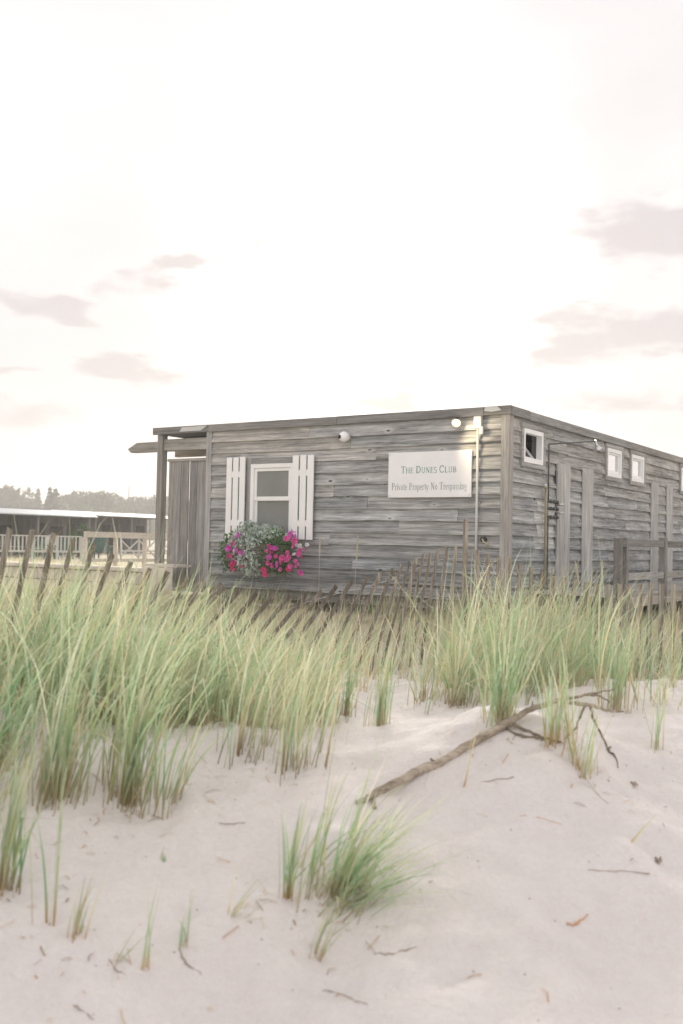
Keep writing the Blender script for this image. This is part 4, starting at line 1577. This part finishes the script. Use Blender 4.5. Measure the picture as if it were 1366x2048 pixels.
main_px = [(712, 1604), (732, 1598), (752, 1585), (790, 1566), (845, 1537), (872, 1528), (905, 1510), (940, 1488), (985, 1462), (1010, 1447), (1032, 1436), (1062, 1418), (1090, 1410), (1116, 1402), (1150, 1406), (1195, 1414), (1215, 1421), (1248, 1423)]
dA, dB = ghit(715, 1608).y, ghit(1000, 1462).y


def above(x, y, d, lift):
    p = at(x, y, d)
    while p.z < gz(p.x, p.y) + lift and d > 2:
        d -= .01
        p = at(x, y, d)
    return p


mp = []
for x, y in main_px:
    d = dA + (dB - dA) * (x - 712) / 290 if x < 1002 else dB + (x - 1002) / 246 * .35
    mp.append(above(x, y, d, .008))
br = thing('fallen_branch', 'long crooked grey driftwood branch lying across the sand slope', 'branch', b0)
rads = [.008, .013, .016, .018, .020, .018, .019, .019, .018, .019, .016, .014, .013, .0125, .0095, .008, .006, .003]
P_, r_ = curve_pts(mp, rads, 5)
r_ = [r * random.uniform(.95, 1.06) * (1.2 if i % 17 == 9 else 1) for i, r in enumerate(r_)]
MB().tube([p - b0 + Vector((random.uniform(-.002, .002), 0, random.uniform(-.0025, .0025))) for p in P_], r_, 12, .05).build('stem', M['bark'], br, True)
def bd(x):
    return dA + (dB - dA) * (x - 712) / 290 if x < 1002 else dB + (x - 1002) / 246 * .35


for tw in ([(1100, 1407, 0, .012), (1140, 1396, .03, .01), (1182, 1388, .06, .008), (1225, 1379, .1, .004)],
           [(1180, 1412, 0, .009), (1186, 1436, -.03, .008), (1202, 1470, -.08, .007), (1217, 1500, -.14, .007), (1228, 1510, -.17, .006), (1237, 1535, -.25, .003)],
           [(1018, 1446, 0, .011), (1050, 1460, -.02, .009), (1085, 1474, -.05, .008), (1122, 1484, -.1, .006)],
           [(1012, 1456, 0, .009), (1040, 1470, -.04, .008), (1068, 1474, -.06, .008), (1085, 1480, -.08, .005)],
           [(1170, 1411, 0, .008), (1158, 1440, -.06, .007), (1148, 1462, -.1, .007), (1128, 1476, -.12, .006)],
           [(748, 1588, 0, .013), (746, 1602, -.02, .011), (749, 1616, -.04, .009)],
           [(1176, 1390, .05, .006), (1200, 1392, .05, .006), (1218, 1404, .05, .004)],
           [(868, 1528, 0, .009), (862, 1518, 0, .007)], [(958, 1478, 0, .009), (962, 1466, .0, .006)], [(1060, 1420, 0, .008), (1066, 1404, 0, .004)], [(1216, 1500, -.14, .005), (1222, 1492, -.13, .003)]):
    tw = [(x, y, bd(x) + o, r) for x, y, o, r in tw]
    pts, rr = curve_pts([above(x, y, d, .003) for x, y, d, _ in tw], [t[3] * .75 for t in tw], 4)
    MB().tube([p - b0 + Vector((random.uniform(-.004, .004), 0, random.uniform(-.004, .004))) for p in pts], [r * random.uniform(.85, 1.2) for r in rr], 7, .1).build('twig', M['bark'], br, True, color=(.6, .58, .55))


# ------------------------------------------------------------------ small litter on the sand
def litter(name, label, cat, pix, rad, mat, group=None, lift=.001):
    pts = [ghit(x, y) for x, y in pix]
    b = pts[0].copy()
    P, r = curve_pts([p + Vector((0, 0, lift)) for p in pts], rad, 4)
    o = MB().tube([p - b + Vector((0, random.uniform(-.006, .006), random.uniform(-.002, .003))) for p in P], [v * .55 * random.uniform(.7, 1.3) for v in r], 6, .2).build(name, mat, None, True)
    o.location = b
    return tag(o, label, cat, group)


G = 'dry twigs lying on the sand'
litter('twig', 'straight reddish-brown twig lying on the smooth sand mound', 'twig', [(962, 1566), (995, 1562), (1028, 1556)], [.003, .004, .003], M['twig'], G)
litter('twig', 'long thin grey twig with a frayed end on open sand', 'twig', [(1175, 1742), (1220, 1745), (1262, 1747), (1300, 1750)], [.002, .003, .003, .004], M['twig'], G)
litter('twig', 'knobbly dark forked twig downslope of the big sprawling tuft', 'twig', [(748, 1908), (772, 1912), (795, 1908), (815, 1902), (832, 1898)], [.005, .005, .004, .004, .002], M['twig'], G)
litter('twig', 'thin curved twig half buried low on the slope', 'twig', [(645, 1982), (680, 1990), (708, 2003), (735, 2012)], [.002, .003, .003, .002], M['twig'], G)
litter('twig', 'small curved dark scrap of wood beside the short upright sprout', 'twig', [(358, 1908), (368, 1925), (385, 1938), (402, 1955)], [.005, .005, .003, .002], M['twig'], G)
litter('twig', 'bent root-like twig at the foot of the single slanting sprout', 'twig', [(218, 1925), (230, 1943), (252, 1952)], [.004, .004, .002], M['twig'], G)
litter('twig', 'thin straw-coloured stalk trailing from the shaggy tuft', 'twig', [(1165, 1550), (1195, 1590), (1218, 1608)], [.003, .002, .002], M['tanpipe'], G)
litter('twig', 'pale fallen stalk with orange tip on the sand below the branch', 'twig', [(1038, 1632), (1070, 1637), (1125, 1650)], [.003, .002, .001], M['dryleaf'], G)
litter('twig', 'short thin twig lying high on the lit sand near the sandy hollow', 'twig', [(430, 1648), (460, 1652), (492, 1646)], [.002, .003, .002], M['twig'], G)
litter('twig', 'short crumbled dark twig low in the open sand', 'twig', [(145, 2010), (165, 2022), (188, 2040)], [.004, .004, .003], M['twig'], G)
litter('dry_leaf', 'small curled orange dry leaf on open sand', 'leaf', [(1132, 1848), (1150, 1852), (1165, 1843), (1176, 1830)], [.003, .007, .005, .002], M['dryleaf'])
cr = ghit(1268, 1570)
for (x, y, lab) in ((1268, 1572, 'small dark crumb of dried seaweed on the open sand slope'), (1318, 1728, 'little tangled scrap of dried seaweed by the long thin twig')):
    c = ghit(x, y)
    mb = MB()
    for k in range(7):
        a = random.uniform(0, 6.28)
        s = random.uniform(.012, .03)
        mb.tube([(0, 0, .004), (math.cos(a) * s * .6, math.sin(a) * s * .6, random.uniform(.004, .02)), (math.cos(a) * s, math.sin(a) * s, .004)], [.004, .005, .002], 5, .3)
    o = mb.build('seaweed_scrap', M['twig'])
    o.location = c
    tag(o, lab, 'seaweed')

# broken straw and crumbs strewn round the stems: too many and too small to count
def strew():
    spots = [ghit(x, y) for x, y in ((255, 1605), (110, 1600), (478, 1512), (592, 1540), (690, 1432), (845, 1402), (915, 1412), (1000, 1445), (1108, 1488), (1160, 1542), (665, 1795), (575, 1796), (345, 1610), (1232, 1425), (8, 1780), (150, 1870))]
    P = []
    for c in spots:
        for _ in range(17):
            P.append((c.x + rng.normal(.03, .16), c.y + rng.normal(-.06, .13)))
    for _ in range(25):
        y = rng.uniform(2.7, 5.6)
        P.append(((rng.uniform(-60, 1420) - 683) / FPX * y, y))
    P = np.array(P)
    n = len(P)
    L = rng.uniform(.012, .075, n) * rng.choice([.35, 1, 1], n)
    a = rng.normal(0, .9, n)
    co, cc = [], []
    q = []
    for k in range(n):
        x, y = P[k]
        dx, dy = math.cos(a[k]) * L[k] / 2, math.sin(a[k]) * L[k] / 2
        w = rng.uniform(.001, .0028)
        nx, ny = -dy / (L[k] / 2) * w, dx / (L[k] / 2) * w
        b = len(co)
        for t in (-1, 0, 1):
            px_, py_ = x + dx * t + nx * t * t * 3, y + dy * t
            z = gz(px_, py_) + .003 + .006 * (t == 0)
            co += [(px_ - nx, py_ - ny, z), (px_ + nx, py_ + ny, z)]
        q += [(b, b + 1, b + 3, b + 2), (b + 2, b + 3, b + 5, b + 4)]
        c = np.array(((.58, .47, .34), (.46, .36, .27), (.68, .58, .43), (.34, .26, .2), (.62, .42, .26))[rng.integers(0, 5)])
        cc += [c] * 6
    o = np_mesh('straw_litter', np.array(co), np.array(q), M['grass'], colors=np.array(cc))
    tag(o, 'scattered bits of broken straw and crumbs on the sand', 'litter', kind='stuff')


strew()

# ------------------------------------------------------------------ beach cabanas, boardwalk railing, deck chairs behind
def cabana(label, px, d, length, height=2.3, bays=4, edge='metalroof'):
    """row hut whose open porch side faces +x local; its near corner is at local y=-length"""
    p = at(px, 1085, d)
    gp = Vector((p.x, p.y, gz(p.x, p.y)))
    t = thing('beach_cabana', label, 'cabana', gp, -TH, 'low cabanas beyond the fence')
    W = 3.2
    MB().box(-W, -1.6, -length, 0, 0, height - .12).build('rear_wall', M['cabana'], t, color=(.85, .85, .85))
    MB().box(-W, .2, -length - .2, .2, height - .16, height - .06).build('roof', M['roof'], t)
    MB().add([(.32, -length - .25, height - .10), (.32, .25, height - .10), (-.35, .25, height + .12), (-.35, -length - .25, height + .12),
              (.32, -length - .25, height - .15), (.32, .25, height - .15), (-.35, .25, height + .07), (-.35, -length - .25, height + .07)],
             [(0, 1, 2, 3), (7, 6, 5, 4), (0, 4, 5, 1), (1, 5, 6, 2), (2, 6, 7, 3), (3, 7, 4, 0)]).build('roof_edge', M[edge], t)
    bw = length / bays
    for k in range(bays + 1):
        y = -length + k * bw
        MB().box(-.1, .0, y - .05, y + .05, 0, height - .12).build('post', M['cabana'], t, color=(1.25, 1.25, 1.25))
    for k in range(bays):
        y = -length + k * bw
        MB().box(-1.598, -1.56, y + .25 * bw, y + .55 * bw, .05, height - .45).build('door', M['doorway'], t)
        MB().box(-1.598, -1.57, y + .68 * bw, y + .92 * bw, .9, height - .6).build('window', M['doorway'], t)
        MB().box(-1.6, -.1, y - .03, y + .03, .0, height - .12).build('partition', M['cabana'], t, color=(1.1, 1.1, 1.1))
    MB().box(-1.6, .25, -length, 0, -.25, .04).build('porch_floor', M['cabana'], t, color=(1.3, 1.25, 1.15))
    return t


cabana('low cabana row with bright metal roof edge and dark open bays behind the white railing', 178, 47.5, 15, 2.02, 5)
c2 = cabana('low cabana with thin pale roof edge and dark porch, seen just beside the house porch', 330, 62, 8.5, 2.3, 3, 'greyroof')
c3 = cabana('far low cabana glimpsed between the two nearer cabanas', 300, 100, 25, 3.2, 6, 'roof')


def railing(label, a, b, h, posts, cross=False, bal=0, thick=.09, mat='offwhite', group=None, top_t=.05):
    a, b = Vector(a), Vector(b)
    t = thing('white_railing' if mat == 'offwhite' else 'wooden_railing', label, 'railing', a, 0, group)
    d = b - a
    for k in range(posts + 1):
        p = d * (k / posts)
        MB().box(p.x - thick / 2, p.x + thick / 2, p.y - thick / 2, p.y + thick / 2, p.z - .3, p.z + h - top_t - .002).build('post', M[mat], t)
    MB().bar(Vector((0, 0, h - top_t / 2)), d + Vector((0, 0, h - top_t / 2)), thick * 1.3, top_t).build('top_rail', M[mat], t)
    MB().bar(Vector((0, 0, h * .38)), d + Vector((0, 0, h * .38)), thick * .5, .08).build('lower_rail', M[mat], t)
    if cross:
        for k in range(posts):
            p, q_ = d * (k / posts), d * ((k + 1) / posts)
            n = Vector((-d.y, d.x, 0)).normalized() * .03
            MB().bar(p + Vector((0, 0, .1)), q_ + Vector((0, 0, h - .1)), .05, .05).build('cross_brace', M[mat], t)
            MB().bar(p + Vector((0, 0, h - .1)) + n, q_ + Vector((0, 0, .1)) + n, .05, .05).build('cross_brace', M[mat], t)
    for k in range(bal):
        p = d * ((k + .5) / bal)
        MB().box(p.x - .025, p.x + .025, p.y - .02, p.y + .02, p.z + h * .38 + .042, p.z + h - top_t - .003).build('baluster', M[mat], t)
    return t


def gpt(px, d):
    p = at(px, 1085, d)
    return Vector((p.x, p.y, gz(p.x, p.y)))


railing('white railing with balusters in front of the cabana row', gpt(-40, 37), gpt(163, 39.5), 1.0, 4, bal=26, thick=.08)
railing('white cross-braced railing in front of the far dark porch', gpt(242, 44), gpt(345, 47), .98, 3, cross=True, thick=.08)
railing('stout pale grey wooden railing with a broad top rail near the house porch', gpt(170, 24), gpt(345, 26), 1.12, 3, thick=.1, mat='pale', top_t=.14)


def deck_chair(label, px, d, rz, mat):
    t = thing('deck_chair', label, 'chair', gpt(px, d), rz, 'deck chairs by the cabanas')
    for k in range(5):
        MB().box(-.28 + k * .115, -.28 + k * .115 + .1, .1, .13, .36, 1.02 - abs(k - 2) * .04).build('back_slat', M[mat], t)
    MB().box(-.3, .3, -.42, .09, .33, .36).build('seat', M[mat], t)
    for x in (-.34, .28):
        MB().box(x, x + .06, -.42, .16, .56, .59).build('arm', M[mat], t)
        for y in (-.42, .1):
            MB().box(x, x + .06, y, y + .05, -.05, .558).build('leg', M[mat], t)
    return t


deck_chair('teal slatted deck chair behind the white railing, next to a white chair', 84, 42, 2.6, 'teal')
deck_chair('white slatted deck chair between the teal ones behind the white railing', 104, 42.4, 2.9, 'white')
deck_chair('teal slatted deck chair behind the white railing near its end post', 128, 42.2, 3.2, 'teal')
deck_chair('teal slatted deck chair behind the stout grey railing', 205, 43, 3.0, 'teal')


# bushes and trees
def bush(name, label, cat, loc, rx, ry, rz_, n, size, mat, group=None):
    t = thing(name, label, cat, loc, random.uniform(0, 6), group)
    mb = MB()
    pts = []
    lobes = [(random.uniform(-.55, .55) * rx, random.uniform(-.5, .5) * ry, random.uniform(.3, .65) * rz_, random.uniform(.4, .62)) for _ in range(7)]
    for _ in range(n):
        c = random.choice(lobes)
        dd = Vector((random.gauss(0, 1), random.gauss(0, 1), random.gauss(0, 1))).normalized() * random.uniform(.7, 1.05) * c[3]
        pts.append((c[0] + dd.x * rx, c[1] + dd.y * ry, max(.02, c[2] + dd.z * rz_ * .8)))
    leaf_cloud(mb, pts, size)
    mb.build('foliage', mat, t)
    mb = MB()
    for k in range(5):
        c = random.choice(lobes)
        mb.tube([(0, 0, -.1), (c[0] * .7, c[1] * .7, c[2])], [.04 * rz_, .015 * rz_], 5)
    mb.build('stem', M['trunk'], t)
    return t


bush('russet_bush', 'rounded russet bush seen between the two cabanas', 'bush', gpt(214, 82), 2.1, 1.6, 2.7, 1300, .16, M['fieldbush'])
bush('dark_bush', 'small dark green potted-size bush by the end of the near cabana', 'bush', gpt(160, 44), .55, .5, 1.5, 400, .09, M['shrub'])
for px_, v_, lab in ((0, 6.2, 'dark green shrub growing against the deck by the fence end'), (0, 4.4, 'dark shrub under the deck railing beside the middle posts')):
    p = hp(1.85, v_, 0)
    bush('deck_shrub', lab, 'bush', (p.x, p.y, gz(p.x, p.y)), .55, .5, .55, 500, .06, M['shrub'])


def tree(label, px, ytop, d, wide, kind):
    p = at(px, 1085, d)
    z = gz(p.x, p.y)
    top = at(px, ytop, d).z
    H = top - z
    t = thing('pine_tree' if kind == 'pine' else 'leafy_tree', label, 'tree', (p.x, p.y, z), random.uniform(0, 6), 'hazy trees along the horizon')
    mb = MB()
    mb.tube([(0, 0, -.5), (.1, .1, H * .3), (0, 0, H * .6), (.1, 0, H * .85)], [.03 * H, .024 * H, .016 * H, .006 * H], 7)
    for k in range(6):
        a = random.uniform(0, 6.28)
        h = random.uniform(.3, .6) * H
        mb.tube([(0, 0, h), (math.cos(a) * wide * .5, math.sin(a) * wide * .5, h + H * .2)], [.01 * H, .004 * H], 5)
    mb.build('trunk', M['trunk'], t)
    mb = MB()
    pts = []
    if kind == 'pine':
        for _ in range(1100):
            u = random.random() ** .7
            a = random.uniform(0, 6.28)
            lev = (math.floor(u * 11) + random.uniform(0, .6)) / 11
            r = wide * (1 - .92 * (1 - lev)) * random.uniform(.35, 1.05) * (.85 + .3 * math.sin(a * 3 + lev * 9))
            pts.append((math.cos(a) * r, math.sin(a) * r, H * (1 - lev * .85)))
    else:
        lobes = []
        for _ in range(11):
            a = random.uniform(0, 6.28)
            r = random.uniform(0, .62) * wide
            lobes.append((math.cos(a) * r, math.sin(a) * r, H * random.uniform(.38, .78), random.uniform(.16, .25) * H))
        lobes.append((0, 0, H * .8, .2 * H))
        for _ in range(1700):
            c = random.choice(lobes)
            dd = Vector((random.gauss(0, 1), random.gauss(0, 1), random.gauss(0, 1))).normalized() * random.uniform(.6, 1.08) * c[3]
            pts.append((c[0] + dd.x * 1.15, c[1] + dd.y * 1.15, c[2] + dd.z))
    leaf_cloud(mb, pts, .055 * H if kind != 'pine' else .045 * H, .6)
    mb.build('crown', M['pine'] if kind == 'pine' else M['tree'], t)
    return t


TG = 'rounded hazy tree in the distant row beyond the cabanas'
for px_, yt, d, w, kd, lab in ((12, 973, 260, 7, 'leafy', 'broad domed tree standing above the rest at the open end of the distant row'),
                               (-40, 985, 265, 7, 'leafy', TG), (45, 994, 280, 6, 'leafy', 'low hazy tree between the broad domed tree and the slim ragged pine'), (73, 979, 270, 2.6, 'pine', 'slim ragged pine rising beside the wide bluish conifers'),
                               (97, 977, 230, 3.2, 'pine', 'left half of a close pair of broad bluish conifers'.replace('left half', 'slightly taller one')), (108, 979, 234, 3.4, 'pine', 'slightly shorter one of a close pair of broad bluish conifers'),
                               (124, 988, 285, 5, 'leafy', 'hazy rounded tree close behind the pair of broad bluish conifers'), (152, 980, 275, 5, 'leafy', TG), (178, 984, 262, 6, 'leafy', TG), (205, 982, 255, 6, 'leafy', TG), (228, 990, 290, 5, 'leafy', TG),
                               (262, 995, 300, 6, 'leafy', 'hazy rounded tree at the foot of the thin mast'), (287, 994, 295, 6, 'leafy', TG), (312, 990, 280, 6, 'leafy', 'hazy rounded tree rising right beside the porch post of the house'), (340, 992, 290, 6, 'leafy', TG), (365, 995, 285, 6, 'leafy', TG), (25, 990, 300, 7, 'leafy', TG), (150, 990, 300, 7, 'leafy', TG)):
    tree(lab, px_, yt, d, w, kd)
# low scrub filling the foot of the tree line
n = 5200
y = rng.uniform(225, 330, n)
p = rng.uniform(-160, 460, n)
x = (p - 683) / FPX * y
zz = ground(x, y) + rng.uniform(0, 1, n) ** 1.4 * (6.5 + 3 * vnoise(x * .08, y * .02, 33))
mb = MB()
leaf_cloud(mb, np.stack([x, y, zz], 1).tolist(), 1.25, .6)
sc2 = mb.build('distant_scrub', M['tree'])
tag(sc2, 'low hazy scrub along the foot of the distant trees', 'scrub', kind='stuff')

mp_ = at(258, 972, 320)
mast = thing('radio_mast', 'thin faint lattice mast rising above the hazy trees', 'mast', (mp_.x, mp_.y, gz(mp_.x, mp_.y)))
Hm = mp_.z - gz(mp_.x, mp_.y)
for k in range(3):
    a = k * 2.09
    MB().tube([(math.cos(a) * .7, math.sin(a) * .7, 0), (math.cos(a) * .12, math.sin(a) * .12, Hm)], .07, 5).build('leg', M['conduit'], mast)
for k in range(9):
    z = Hm * (k + 1) / 10
    s = .7 - .58 * z / Hm
    for j in range(3):
        a, b = j * 2.09, (j + 1) * 2.09
        MB().tube([(math.cos(a) * s, math.sin(a) * s, z), (math.cos(b) * s, math.sin(b) * s, z + Hm * .08)], .04, 4).build('brace', M['conduit'], mast)

# ------------------------------------------------------------------ evening haze over the flats
hm = bpy.data.materials.new('sea_haze')
hm.use_nodes = True
nt = hm.node_tree
nt.nodes.clear()
ho = nt.nodes.new('ShaderNodeOutputMaterial')
pv = nt.nodes.new('ShaderNodeVolumePrincipled')
pv.inputs['Color'].default_value = (1, 1, 1, 1)
pv.inputs['Density'].default_value = .0017
pv.inputs['Anisotropy'].default_value = .0
nt.links.new(pv.outputs[0], ho.inputs['Volume'])
hz_ = MB().box(-905, 905, -305, 905, -2.5, 21).build('haze', hm)
tag(hz_, 'thin pale evening haze lying over the whole shore', 'haze', kind='stuff')
